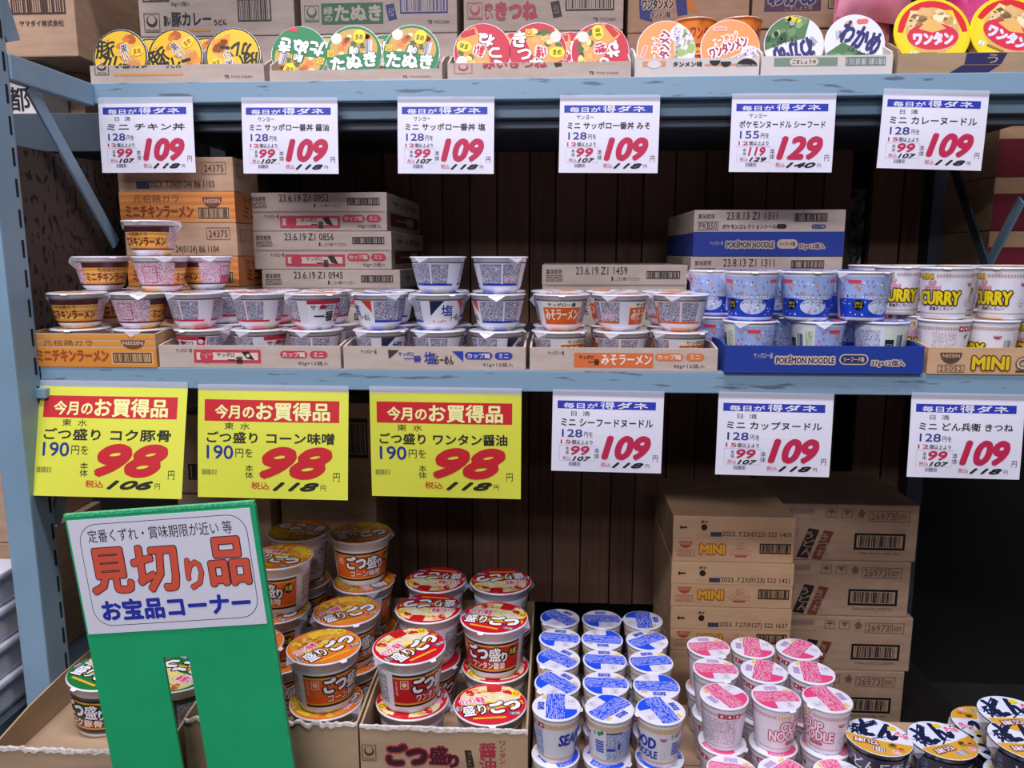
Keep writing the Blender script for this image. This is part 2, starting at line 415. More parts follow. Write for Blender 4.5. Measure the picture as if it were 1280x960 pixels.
p.R(-50, 0, -30, 26, '#dce4d8', 2); p.R(-36, 3, -31.5, 20, fine('#707850', '#d8dcc0', 1.1, 2, .4), 3)
p.B(-42, 5, -37.5, 22, '#283468', 4, n=10); p.R(-49, 8, -43.5, 23, '#1c2c34', 3); p.O(-48, 11, -44.5, 20, '#98c8a0', .3, 4)
R, rb, h = .0525, .041, .093
ld = Print(2, 2, 1); ld.E(0, 0, 1, 1, '#3c5cd0', .5, 32); ld.R(-.8, -.3, .8, .3, '#d8dcf4', 1); ld.T('NOODLE', -.6, -.2, .6, .2, '#2040b0', .03); ld.G([(-.7, .5), (0, .95), (.7, .5)], '#d86070', 2)
define('poke', cup_prof(R, rb, h), h, p, (R*.952, rb*1.0, h-.009, .007), ld, R)

# -- white cups with ticked bands (100 round, 30 high)
def ticks(p, y0, y1, c, bg=None):
    if bg: p.R(-50, y0-.3, 50, y1+.3, bg, .6)
    for i in range(100): p.R(-50+i, y0, -50+i+.5, y1, c, 1)
def cup_curry():
    p = Print(100, 30, 1); p.R(-50, 0, 50, 30, '#e8e5ee', 0); ticks(p, 1.2, 3.6, '#a87c50'); ticks(p, 27.6, 28.8, '#a87c50')
    p.R(-18, .5, -6, 4.2, '#e8e5ee', 2); p.T('MINI', -17, 1, -8, 4.6, '#f0d020', .05, l=5, o='#7c4c10', ow=.12)
    p.T('CUP\nNOODLE', -14, 5.6, -3, 12.2, '#e49cae', .05, l=5, o='#c86c84', ow=.04)
    p.T('CURRY', -18, 12.6, 10, 22.4, '#f0d81c', .07, l=6, o='#4c2c10', ow=.10); p.T('欧風だしカレー', -10, 23.6, 6, 26, '#302028', .03, l=5)
    NSN(p, 17, 7, 5.4, '#b02838', 4); p.E(17, 20.5, 2.3, 2.6, '#b8b0b8', 3, 16); p.E(17, 20.5, 1.9, 2.2, '#e8e5ee', 4, 16); p.T('kcal', 15.8, 19.6, 18.2, 21.4, '#888088', l=5)
    p.R(28, 4.6, 44, 25.5, fine('#b0a4a8', '#e2dde6', 1.1, 2, .4), 2); p.B(21.5, 10, 26.5, 18, '#6c6470', 3, n=10)
    p.R(-47, 4.6, -32, 25.5, fine('#b09aa0', '#e2dde6', 1.1, 2, .4), 2)
    for i in range(3): p.R(-31+i*4, .6, -27.6+i*4, 4.2, '#b02838', 3); p.E(-29.3+i*4, 2.4, .9, 1, '#f0e0e4', 4, 8)
    p.E(-25, 8, 1.2, 1.4, '#2c8848', 3, 8); p.E(-23.4, 6.6, 1, 1, '#2c8848', 3, 8)
    return p
def cup_sea():
    p = Print(100, 30, 1); p.R(-50, 0, 50, 30, '#e4e0e8', 0); ticks(p, 1.0, 4.6, '#c89050', '#ecd8bc'); ticks(p, 27.4, 28.8, '#c89050', '#ecd8bc')
    p.T('SEAFOOD', -22, 8.4, 16, 17.6, '#2434a4', .06, sh=.15, l=5); p.T('NOODLE', -6, 18.6, 17, 25, '#2434a4', .05, sh=.1, l=5)
    NSN(p, 21, 8, 5.6, '#b82c40', 4); p.E(21, 22, 2, 2.4, '#c8b090', 3, 14); p.E(21, 22, 1.6, 2, '#e8e2e4', 4, 14)
    p.E(31, 7, 1.4, 1.9, '#3c9060', 3, 8); p.E(33.2, 6, 1.2, 1.6, '#2c7c4c', 3, 8); p.E(27.6, 7, 1.2, 1.9, '#90b8a0', 3, 10)
    p.R(27.5, 12, 34.5, 22, '#c4cdf0', 2)
    for k in range(5): p.R(27.8, 12.4+k*2, 34.2, 13.7+k*2, '#4858b0', 3)
    p.R(36, 5.4, 50, 27, fine('#5c68a8', '#c2c8e4', 1.1, 1.9, .5), 2); p.R(36, 5.2, 48, 6.4, '#303868', 3); p.R(36.5, 18, 43, 20, '#3044b0', 3); p.R(45, 14, 47, 19, '#3044b0', 3)
    p.R(-50, 6, -34, 27, fine('#5c70b0', '#b4c2e4', 1.1, 2.4, .45), 2)
    for i in range(3): p.R(-45+i*4.4, .8, -41+i*4.4, 5, '#b82c44', 3); p.E(-43+i*4.4, 2.9, 1, 1.1, '#f0e0e4', 4, 8)
    for a, b in ((-46, 8), (-41, 14), (-44, 20)): p.O(a, b, a+4, b+5, '#e4e8f4', .4, 3)
    return p
def cup_pink():
    p = Print(100, 30, 1); p.R(-50, 0, 50, 30, '#e8dfe8', 0); ticks(p, 1.6, 4.2, '#b88484'); ticks(p, 27.6, 28.8, '#b88484')
    p.R(-10, .8, 2, 4.6, '#e8dfe8', 2); p.T('MINI', -9, 1.4, 0, 4.6, '#e8c030', .05, l=4)
    p.T('CUP', -7, 6.4, 9, 14, '#f0e4ea', .05, l=6, o='#b83858', ow=.10); p.T('NOODLE', -15, 13.6, 17, 21.8, '#f0e4ea', .05, l=6, o='#b83858', ow=.10)
    p.RR(-2, 23, 9, 25.4, '#b83858', 3); p.T('カップヌードル', -1, 23.5, 8, 24.9, '#f0e4ea', l=4)
    NSN(p, 22, 7, 6, '#b83048', 4); p.E(24, 21, 2.2, 2.5, '#c8b0bc', 3, 14); p.E(24, 21, 1.8, 2.1, '#ecdfe8', 4, 14)
    p.E(33, 6.6, 1.4, 1.9, '#506860', 3, 8); p.E(29.6, 7, 1.2, 1.8, '#a0a0a8', 3, 10)
    p.R(30, 12, 37, 21, '#c8b8cc', 2)
    for k in range(5): p.R(30.3, 12.4+k*1.8, 36.7, 13.5+k*1.8, '#685868', 3)
    p.R(39, 6, 50, 26, fine('#8c808c', '#dcd4de', 1.1, 1.9, .35), 2); p.R(-50, 6, -32, 26, fine('#9c8c98', '#dcd0dc', 1.1, 2.6, .35), 2)
    p.O(-44, 8, -38, 16, '#a08898', .4, 3)
    for i in range(3): p.R(-46+i*5.4, 1.2, -41+i*5.4, 5, '#b83048', 3); p.E(-43.5+i*5.4, 3.1, 1, 1.1, '#f4e4e8', 4, 8)
    return p
def tick_lid(main, txt, tc, word):
    ld = Print(2, 2, 1); ld.E(0, 0, 1, 1, '#e4e0ec', .5, 32)
    fp = fine('#dcdcf0', main, 2.3, 4.5, .62, fill=.32, upright=True)
    ld.R(-.46, -1, .38, 1, fp, 1); ld.R(.36, -.05, .95, .62, '#dcd8ea', .8); ld.R(-1, -.25, -.42, .25, '#dcd8ea', .8)
    ld.G([(.36, .2), (.36, 1), (.9, .6), (.9, .2)], main, 1.2)
    ld.T(word, -.98, -.12, -.38, .18, tc, .05, rot=90, l=3); ld.R(-.62, -.78, -.5, -.48, '#e8c440', 3)
    ld.T('3分', .5, -.5, .8, -.25, '#8c88a8', l=3); ld.O(.44, -.55, .84, -.15, '#b8b4cc', .02, 2)
    return ld
R, rb, h = .0440, .0330, .0925
define('seafood', cup_prof(R, rb, h), h, cup_sea(), (R*.953, rb*1.005, h-.009, .006), tick_lid('#2450e0', '', '#2040c0', 'SEAFOOD').turn(-85), R, flap=False)
define('pinkcup', cup_prof(R, rb, h), h, cup_pink(), (R*.953, rb*1.005, h-.009, .006), tick_lid('#e0487c', '', '#b89cc8', 'CUP NOODLE').turn(-110), R, flap=False)
R, rb, h = .0480, .0380, .097
define('curry', cup_prof(R, rb, h), h, cup_curry(), (R*.953, rb*1.005, h-.009, .006), tick_lid('#c89848', '', '#b07c38', 'CURRY'), R, flap=False)

# -- large cups of the bottom shelf (100 round, 22 high)
def big_label(c, sub, dark='#201018', body='#e2dee6'):
    p = Print(100, 22, 1); p.R(-50, 0, 50, 22, body, 0)
    p.R(-19, 1.5, 21, 20.5, dark, 1); p.R(-19, 2.8, 21, 19.2, '#e8a030', 1.6); p.R(-19, 3.8, 21, 18.2, c, 2)
    p.T('ごつ', -9, 3.2, 3, 12.4, '#f0ecf2', .07, l=6, o='#100c14', ow=.10); p.T('盛', 3.2, 4, 9.8, 12.6, '#f0ecf2', .03, l=6, o='#100c14', ow=.1); p.T('り', 10, 7, 13.4, 13.4, '#f0ecf2', .06, l=6, o='#100c14', ow=.1)
    p.T(sub, -7, 13.2, 12, 17.8, '#f8e8e0', .03, l=4, o='#a01020' if c != '#e86018' else '#a03008', ow=.1)
    p.E(16.6, 7.6, 2.9, 3.2, '#181418', 3, 12); p.T('大盛', 14.4, 5.6, 18.8, 9.4, '#e0cc30', .04, l=4)
    p.O(-15, 4.6, -11, 9.4, '#f4c8a8', .4, 4); p.E(-13, 7, 1.2, 1.4, '#f4c8a8', 4, 10)
    p.T('本\n格\n味', -17.6, 5, -16.4, 14, '#f4c8a8', l=4)
    fp = fine('#5c586c', '#d4d0dc', 1.7, 2.4, .62)
    p.R(-37, 3, -22.5, 19.5, fp, 1); p.R(25, 3, 44, 19.5, fp, 1); p.R(-36, 9, -28, 14.5, '#8c8894', 1.8)
    return p
def big_lid(c, food, dark=False, sub='ワンタン醤油'):
    ld = Print(2, 2, 1); ld.E(0, 0, 1, 1, c, .5, 32); ld.E(.02, -.28, .86, .62, food[0], 1, 28)
    blobs(ld, -.62, -.75, .72, .0, food[1:], 70, .15, 1.4, 3)
    ld.G([(-.05, -.92), (-.05, -.55), (.35, -.55), (.4, -.85)], food[1], 2.6)
    ld.G([(-1, .02), (-1, 1), (1, 1), (1, -.25), (.5, .0), (0, -.02), (-.5, .1)], c, 2.8)
    ld.G([(-.8, .28), (-.7, .5), (.95, .1), (.9, -.08)], '#e8b030', 3.0)
    ld.T('盛り', -.78, .06, -.12, .56, '#f4f0f6', .03, l=6, o='#181018', ow=.08, rot=8); ld.T('ごつ', -.05, -.12, .86, .46, '#f4f0f6', .09, l=6, o='#181018', ow=.08, rot=14)
    ld.T(sub, -.84, -.28, -.16, -.02, '#e83c78', .04, l=6, o='#f8e8f0', ow=.16, rot=12)
    ld.R(.5, .48, .84, .62, '#3060c0', 5); ld.T('本格', .54, .49, .8, .61, '#e8e040', .02, l=6.5)
    maru(ld, .78, -.42, .26, l=5); ld.R(-.5, .66, .4, .74, '#e8b030', 4); ld.B(-.98, .1, -.8, .32, '#404048', 4.4, n=6, bg='#e8e4ec')
    return ld
R, rb, h = .0722, .0545, .1125
bp = [(rb*.9, 0), (rb*.96, .001), (rb*1.0, .008), (R*.90, h-.021), (R*.925, h-.020), (R*.955, h-.004), (R, h-.0035), (R, h-.0008), (R*.98, h)]
LB = (R*.897, rb*1.02, h-.022, .010)
RED = ['#e6d8b0', '#c81c20', '#e8d048', '#f0e8c8', '#d8a860', '#f0e070', '#e8dcc0']
ORG = ['#e09838', '#e8c430', '#f0d848', '#e8b040', '#c87828', '#e8d070', '#b06020']
GRN = ['#e0d090', '#c86028', '#e8d860', '#e8e0c0', '#d8b060', '#f0e070', '#e8d8a0']
define('bigred', bp, h, big_label('#c01c20', 'ワンタン醤油'), LB, big_lid('#d01828', RED), R, lidr=.97)
define('bigorange', bp, h, big_label('#e86018', 'コーン味噌'), LB, big_lid('#e87820', ORG, sub='コーン味噌'), R, lidr=.97)
define('biggreen', bp, h, big_label('#1c5c34', 'コク豚骨', body='#3c4c44'), LB, big_lid('#1c7838', GRN, sub='コク豚骨'), R, lidr=.97)

# -- small bowls with a white and mustard lid, bottom right
p = Print(100, 14, 1); p.R(-50, 0, 50, 14, '#30344c', 0); p.R(-40, 1, -20, 12, fine('#8088a8', '#30344c', 1.2, 2, .4), 1); p.R(20, 1, 42, 12, fine('#b0a8b8', '#5c3444', 1.2, 2, .4), 1)
p.T('どん兵衛', -14, 2, 14, 10, '#e4e4ee', .02)
ld = Print(2, 2, 1); ld.E(0, 0, 1, 1, '#dde3f6', .5, 32)
ld.G([(-1, .12), (-1, 1), (1, 1), (1, .12), (.1, .22)], '#dca438', 1)
ld.T('どん', -.62, -.9, .62, .1, '#1a2142', .07, l=3); ld.T('兵衛', -.84, -.5, -.3, .14, '#1a2142', .05, l=3)
for a, b, c_, d in ((-.9, -.2, -.1, -.95), (-.2, .18, .85, -.5), (.1, -.95, .9, -.2), (-.95, -.35, .2, .1)):
    ld.G([(a, b), (a+.03, b+.04), (c_+.03, d+.04), (c_, d)], '#28346c', 2)
ld.E(.42, -.62, .14, .12, '#e8c828', 4, 12); ld.T('きつね', .5, -.44, .92, -.2, '#e02c70', .05, l=5, o='#f6e4ee', ow=.16, rot=-28)
ld.T('おあげ うどん', -.72, .3, -.02, .54, '#f6eef0', .04, l=5, o='#70283c', ow=.2); blobs(ld, .25, .3, .7, .55, ['#8c3018', '#b04820', '#6c9c38', '#d08040'], 10, .14, 3, 2)
ld.B(-.2, .62, .2, .84, '#403c40', 4, n=9, bg='#ece8ee'); ld.T('だし', .4, .6, .62, .78, '#e02c70', .04, l=4, o='#f6e4ee', ow=.16)
R, rb, h = .0565, .040, .0685
define('udon', bowl_prof(R, rb, h), h, p, (R*.915, rb*1.1, h-.0125, .0115), ld, R, body=PLASTIC_K(), lidr=.97, tab=False)

# -- lid designs of the bowls lying on the top shelf
R, rb, h = .0645, .046, .062
def top_kind(kind, ld, body=None, Rr=R, hh=h, rbb=rb, **k): define(kind, bowl_prof(Rr, rbb, hh), hh, None, None, ld, Rr, body=body or PLASTIC(), flap=False, tab=False, lidr=.975, **k)
ld = Print(2, 2, 0); ld.E(0, 0, 1, 1, '#101014', .5, 32); ld.E(0, 0, .95, .95, '#e8bc18', 1, 32)
blobs(ld, -.1, -.75, .75, .7, ['#d87820', '#e89438', '#b85818', '#e8b060', '#d8a058'], 22, .3, 1.3, 8)
ld.G([(-.95, -.2), (-.75, .6), (-.2, .95), (.1, .3), (-.2, -.4)], '#e8bc18', 2.2)
ld.T('豚', -.86, -.7, -.14, -.02, '#14121a', .03, l=4, rot=-12); ld.T('カレー', -.72, -.08, .42, .5, '#14121a', .06, l=4, rot=-24); ld.T('黒\nい', .06, -.42, .32, .2, '#14121a', .025, l=6, o='#f4f0ec', ow=.1)
maru(ld, -.35, -.72, .2, bg='#f0c828', l=5); ld.E(.66, -.1, .24, .18, '#f4d428', 5, 14); ld.T('まめ', .52, -.2, .8, 0, '#a03020', .03, l=6)
top_kind('blackbowl', ld, PLASTIC_K())
ld = Print(2, 2, 0); ld.E(0, 0, 1, 1, '#1c7840', .5, 32); ld.E(0, -.18, .86, .72, '#c8a050', 1, 28)
blobs(ld, -.45, -.65, .5, .15, ['#e07c30', '#e8a848', '#e8c868', '#d06028', '#f0e0b0', '#486828'], 30, .17, 1.3, 9)
ld.E(-.62, -.55, .2, .2, '#f0d8cc', 2.2, 12); ld.G([(-1, .1), (-1, 1), (1, 1), (1, -.02), (0, -.04)], '#1c8048', 2.4)
ld.T('たぬき', -.84, .0, .84, .56, '#f0f4f0', .07, l=6, o='#145830', ow=.05, rot=8); ld.T('緑の', -.16, -.28, .18, .02, '#f0f4f0', .05, l=6, o='#145830', ow=.16)
ld.B(.42, -.5, .66, .14, '#505058', 4, n=6, bg='#f0ecf2'); ld.E(.2, -.62, .22, .26, '#f0d828', 4, 14); ld.T('まめ', .06, -.7, .34, -.5, '#50400c', .03, l=5); maru(ld, -.82, -.02, .24, bg='#f0c828', l=5); ld.RR(.28, .74, .62, .88, '#d83040', 5)
top_kind('greenbowl', ld)
ld = Print(2, 2, 0); ld.E(0, 0, 1, 1, '#c01c34', .5, 32); ld.E(.05, .12, .9, .78, '#dc9c50', 1, 28)
blobs(ld, -.2, -.8, .8, -.2, ['#e8d890', '#486830', '#f0e0d8', '#d8b060', '#304828'], 12, .2, 1.3, 11); ld.E(.62, -.5, .2, .2, '#f0d8cc', 2.2, 12)
ld.G([(-1, -.4), (-.8, .7), (0, 1), (.6, .95), (.3, .6), (-.2, .1), (-.6, -.8)], '#c41c38', 2.4)
ld.T('き', -.9, -.72, -.4, -.14, '#f4ecf0', .07, l=6, o='#901028', ow=.05); ld.T('つ', -.72, -.1, -.2, .3, '#f4ecf0', .07, l=6, o='#901028', ow=.05); ld.T('ね', -.3, .22, .3, .68, '#f4ecf0', .07, l=6, o='#901028', ow=.05)
ld.T('赤い', -.06, -.2, .3, .24, '#c41c38', .05, l=6, o='#f4ecf0', ow=.14); ld.E(.68, .04, .28, .2, '#f4d828', 4, 14); ld.T('まめ', .54, -.06, .84, .14, '#383010', .03, l=5)
maru(ld, -.3, -.66, .26, bg='#f0c828', l=5); ld.G([(.4, .55), (.5, .75), (.95, .45), (.85, .3)], '#c01828', 3)
top_kind('redbowl', ld)
ld = Print(2, 2, 0); ld.E(0, 0, 1, 1, '#ec9858', .5, 32); ld.G([(-.3, 1), (-.35, .45), (.6, .05), (1, .0), (1, .8), (.4, 1)], '#d8d4d0', 1)
blobs(ld, -.1, .35, .8, .85, ['#98b860', '#e0dcd8', '#c8c4c0', '#d8d0b8', '#b8cc80', '#e8e4e8'], 26, .2, 1.3, 12)
ld.T('エースコック', -.62, -.52, .3, -.2, '#f6f0f4', .04, l=5, rot=20); ld.T('ワンタンメン', -.74, -.24, .62, .14, '#a02848', .06, l=6, o='#f8f0f4', ow=.16, rot=20)
ld.T('タンメン味', -.2, .24, .6, .38, '#5878b0', .03, l=5, rot=18); ld.E(.66, .12, .3, .22, '#f0e8f8', 4, 12); ld.T('つるりな\nワンタン', .46, .0, .86, .26, '#9060a8', .03, l=5, rot=12)
ld.RR(-.6, -.78, -.1, -.6, '#f0c0b0', 4); ld.T('ACECOOK', -.54, -.74, -.16, -.64, '#d06850', .03, l=5); ld.E(-.42, .62, .2, .16, '#ece8f4', 3, 12)
top_kind('orangebowl', ld)
ld = Print(2, 2, 0); ld.E(0, 0, 1, 1, '#e0e0ee', .5, 32); ld.G([(-1, .25), (-1, 1), (.6, 1), (.9, .6), (.2, .3), (-.4, -.1)], '#50784c', 1)
blobs(ld, -.8, .3, .5, .9, ['#3c6844', '#68905c', '#284c30', '#88a878', '#a0b090'], 22, .2, 1.3, 13); blobs(ld, -.75, .1, -.45, .85, ['#e8c828'], 6, .12, 2.6, 3)
ld.T('わかめ', -.5, -.62, .92, .22, '#2c2c68', .05, l=5, rot=-28); ld.T('ごま・しょうゆ', -.28, .2, .6, .38, '#404048', .02, l=5, rot=-28); ld.RR(.1, -.84, .5, -.68, '#e07060', 4)
ld.E(-.16, -.72, .14, .1, '#e8a838', 4, 8); ld.B(-.62, -.5, -.34, -.2, '#606070', 4, n=7)
top_kind('seaweedbowl', ld)
ld = Print(2, 2, 0); ld.E(0, 0, 1, 1, '#ecd01c', .5, 40); ld.G([(-1, -.02), (-.86, .0), (-.6, -.7), (.6, -.7), (.86, 0), (1, -.02), (1, -1), (-1, -1)], '#d01824', 1)
ld.E(0, -.05, .78, .74, '#d8a868', 1.5, 28); blobs(ld, -.6, -.65, .6, -.1, ['#e8cc98', '#f0dcb4', '#d8b070', '#e0c088', '#c89850'], 26, .26, 1.8, 14)
ld.E(0, .12, .74, .42, '#d02840', 2.8, 28); ld.G([(-.4, -.12), (0, .0), (.4, -.12), (.1, -.4), (-.1, -.4)], '#e0b060', 3)
ld.T('ワンタン', -.58, -.02, .6, .4, '#e6d8f0', .09, l=5); ld.R(-.42, .62, .1, .7, '#8c7818', 3); ld.R(-.66, .6, -.5, .74, '#e8ecf4', 3); ld.T('エ', -.62, .62, -.54, .72, '#3060c0', l=4)
Ry, hy = .081, .055
define('yellowbowl', [(Ry*.72, 0), (Ry*.74, .003), (Ry*.86, hy-.012), (Ry*.9, hy-.008), (Ry*.93, hy-.003), (Ry, hy-.004), (Ry*1.005, hy-.001), (Ry*.98, hy)], hy, None, None, ld, Ry, body=PLASTIC_Y(), flap=False, tab=False, lidr=.90, lidmat=PLASTIC_Y())

# ------------------------------------------------------------------ the setting
def struct(name, me, label=None):
    o = link(name, me); o['kind'] = 'structure'; return o
struct('floor', bbox_mesh('floor', (-7, 7, -9, 2.2, -.05, 0), noisy('concrete', '#2c2a28', '#383634', 4, .6)))
struct('ceiling', bbox_mesh('ceiling', (-7, 7, -9, 2.2, 5.6, 5.65), noisy('ceiling_paint', '#6c6c72', '#74747a', 3, .9)))
wall = struct('wall_back', bbox_mesh('wall_back', (-7, 7, 1.12, 1.2, 0, 5.6), noisy('black_wall', '#0c0a0a', '#120f0e', 3, .95)))
PLANK = [noisy('plank_%d' % i, a, b, 6, .6, stretch=(14, 1, .7), detail=6, lo=.3, hi=.7, bump=.0004) for i, (a, b) in enumerate((('#8c6450', '#a0765f'), ('#7e5848', '#946a56'), ('#986e5a', '#a87c68')))]
x = -1.02; i = 0
edges = []
while x < .92:
    wd = .093+.012*math.sin(i*2.3); edges.append((x, min(x+wd, .925))); x += wd; i += 1
edges += [(.986, 1.08), (1.083, 1.17)]
for i, (a, b) in enumerate(edges):
    link('plank', bbox_mesh('plank', (a+.002, b-.002, 1.05-.003*(i % 2), 1.075, .3, 2.9), PLANK[i % 3], .0015), wall)

# ------------------------------------------------------------------ the rack
rack = root('storage_rack', (0, 0, 0), 'pale blue steel storage rack with two long shelves carrying all the noodle goods', 'rack')
def rp(name, b, mat, bev=0, label=None): return link(name, bbox_mesh(name, b, mat, bev), rack, label)
XL, XR = -1.03, 1.14
TOPZ, MIDZ, LOWZ, YT = 1.872, 1.275, .229, .27
BASEZ = .505
rp('front_beam', (XL-.008, XR, YT, YT+.03, TOPZ-.044, TOPZ), PAINT_W(), .002)
rp('beam_lip', (XL, XR, YT+.026, YT+.04, TOPZ-.078, TOPZ-.0445), noisy('shade_paint', '#66808f', '#6f8999', 5, .45), .002)  # darker blue: the shade beneath the beam is put into the colour
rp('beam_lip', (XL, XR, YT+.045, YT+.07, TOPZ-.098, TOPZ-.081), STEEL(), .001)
rp('shelf_deck', (XL, XR, YT+.031, 1.03, TOPZ-.06, TOPZ-.002), STEEL())
rp('front_beam', (XL, XR, 0, .03, MIDZ-.042, MIDZ), PAINT_W(), .002)
rp('shelf_deck', (XL, XR, .031, 1.03, MIDZ-.045, MIDZ-.002), STEEL())
rp('front_beam', (XL, XR, -.17, -.14, LOWZ-.06, LOWZ-.001), PAINT_W(), .002)
rp('shelf_deck', (XL, XR, -.139, 1.03, LOWZ-.045, LOWZ-.002), noisy('dark_deck', '#1c1715', '#262019', 6, .8))
rp('shelf_deck', (XL, XR, .36, 1.03, 2.34, 2.38), STEEL(), label='unseen deck added overhead to shade the back of the top shelf')  # out of view, added to keep light off the rear cartons
rp('bracket', (XL-.004, XL+.02, -.02, -.001, MIDZ-.062, MIDZ-.042), PAINT(), .002)
for xa in (XL-.055, XR+.0):
    link('post', bbox_mesh('post', (xa, xa+.055, -.07, 0, .002, 3.0), PAINT(), .004), rack)
    link('rear_post', bbox_mesh('rear_post', (xa, xa+.05, .98, 1.04, .002, 2.9), STEEL(), .004), rack)
SLOT = mk('slot', *box(-.0004, .0006, -.003, .003, -.017, .017), noisy('slot_dark', '#07080a', '#0a0b0d', 3, .9))
for i in range(30):
    o = link('slot', SLOT, rack); o.location = (XL+.0002, -.013, .30+i*.0575)
rp('side_arm', (XL-.02, XL+.004, .0005, YT-.001, TOPZ-.05, TOPZ-.002), PAINT(), .003)
rp('side_arm', (XL-.03, XL-.004, .0005, .97, MIDZ-.06, MIDZ-.004), PAINT(), .003)
a = at(36, 108, X=XL-.01); b = at(145, 305, X=XL-.01)
bar('brace', (XL-.01, a.y, a.z), (XL-.01, b.y, b.z), .030, .006, PAINT(), rack)
bar('brace', (XL-.012, .035, 1.90), (XL-.012, -.045, 2.12), .04, .006, PAINT(), rack)
a = at(78, 555, X=XL-.01); b = at(70, 640, X=XL-.01)
bar('brace', (XL-.01, .16, 1.20), (XL-.01, .01, .94), .034, .006, PAINT(), rack)
a = at(1277, 250, X=XR); b = at(1228, 345, X=XR)
bar('brace', (XR, a.y, a.z), (XR, b.y, b.z), .03, .006, PAINT(), rack)
a = at(1195, 205, X=XR); b = at(1240, 340, X=XR)
bar('brace', (XR-.01, a.y, a.z), (XR-.01, b.y, b.z), .03, .006, STEEL(), rack)
bar('brace', (XR, .55, 1.12), (XR, .05, .90), .035, .006, STEEL(), rack)
# perforated side board of the left bay
bd = noisy('holed_board', '#060505', '#4a3c35', 95, .8, stretch=(1, 1, .5), detail=1, lo=.37, hi=.40)
rp('side_board', (XL-.048, XL-.036, .03, 1.0, 1.24, 1.71), bd, label='dark perforated side board')

# ------------------------------------------------------------------ cartons
def carton(x0, x1, yf, dep, z0, hgt, mat, label, group=None, design=None, side=None, cap=None, rot=0, name='carton', capmat=None, lower=None):
    cx = (x0+x1)/2; o = root(name, (cx, yf, z0), label, 'carton', group, (0, 0, math.radians(rot)))
    X = (x1-x0)/2
    if cap:      # the upper half is a cap that laps over the lower half
        bd_ = link('body', bbox_mesh('carton_body', (-X+.001, X-.001, .001, dep-.001, 0, hgt-.002), lower or mat, .002), o)
        fp = link('lid_flap', bbox_mesh('lid_flap', (-X, X, 0, dep, hgt*cap, hgt-.0004), capmat or mat, .0025), o)
        lz = hgt*cap
    else:
        fp = link('body', bbox_mesh('carton_body', (-X, X, 0, dep, 0, hgt-.0004), mat, .003), o)
        link('seam', bbox_mesh('seam', (-X-.0004, X+.0004, dep*.5-.001, dep*.5+.001, hgt-.001, hgt-.0001), noisy('seam', '#4c3c30', '#54443a', 9, .9)), o)
    if design: link('front_print', design.build('front_print', on_front(design.W, design.H, -X, X, -.0006, 0, hgt), (x1-x0)/design.W), bd_ if cap else fp)
    if side: link('side_print', side.build('side_print', on_right(side.W, side.H, X+.0006, 0, dep, 0, hgt), dep/side.W), bd_ if cap else fp)
    return o
def tray(x0, x1, yf, dep, z0, hf, hs, mat, label, group=None, design=None, rot=0, torn=0, left=None, right=None, hb=None, name='display_tray', dh=None, floor=0):
    """open carton tray: front panel hf high, sides that rise to hs at the back"""
    o = root(name, ((x0+x1)/2, yf, z0), label, 'tray', group, (0, 0, math.radians(rot))); X = (x1-x0)/2; t = .004
    rr = random.Random(int(x0*1000)+3)
    link('base', bbox_mesh('tray_base', (-X+t, X-t, t, dep-t, floor, floor+.002), mat), o)
    n = 40; top = [(-X+2*X*i/n, hf+(rr.uniform(-torn, torn*.4) if torn else 0)) for i in range(n+1)]
    fp = link('front_panel', prism_y('front_panel', [(-X, 0), (X, 0)]+top[::-1], 0, t, mat), o)
    if torn:
        V, Fc = [], []
        for i, (xx, zz) in enumerate(top):
            dz = rr.uniform(.002, .007)
            V += [(xx, -.0015, zz-dz), (xx, -.0008, zz+.0015), (xx, t+.001, zz+.0015), (xx, t+.001, zz-.002)]
        for i in range(n):
            a, b = i*4, i*4+4
            for k in range(4): Fc.append((a+k, b+k, b+(k+1) % 4, a+(k+1) % 4))
        link('torn_edge', mk('torn_edge', V, Fc, TORN()), fp)
    for nm, s, hh in (('side_panel', -1, left or (hf, hs)), ('side_panel', 1, right or (hf, hs))):
        a, b = (-X, -X+t) if s < 0 else (X-t, X)
        link(nm, prism_x('side_panel', [(t, 0), (dep-t, 0), (dep-t, hh[1]), (dep*.45, hh[1]), (dep*.22, (hh[0]+hh[1])/2+.004), (t, hh[0])], a, b, mat), o)
    link('back_panel', bbox_mesh('back_panel', (-X, X, dep-t, dep, 0, hb or hs), mat), o)
    if design: link('front_print', design.build('front_print', on_front(design.W, design.H, -X, X, -.0002, 0, dh or hf-.001), (x1-x0)/design.W), fp)
    return o
KR = '#6b4a34'
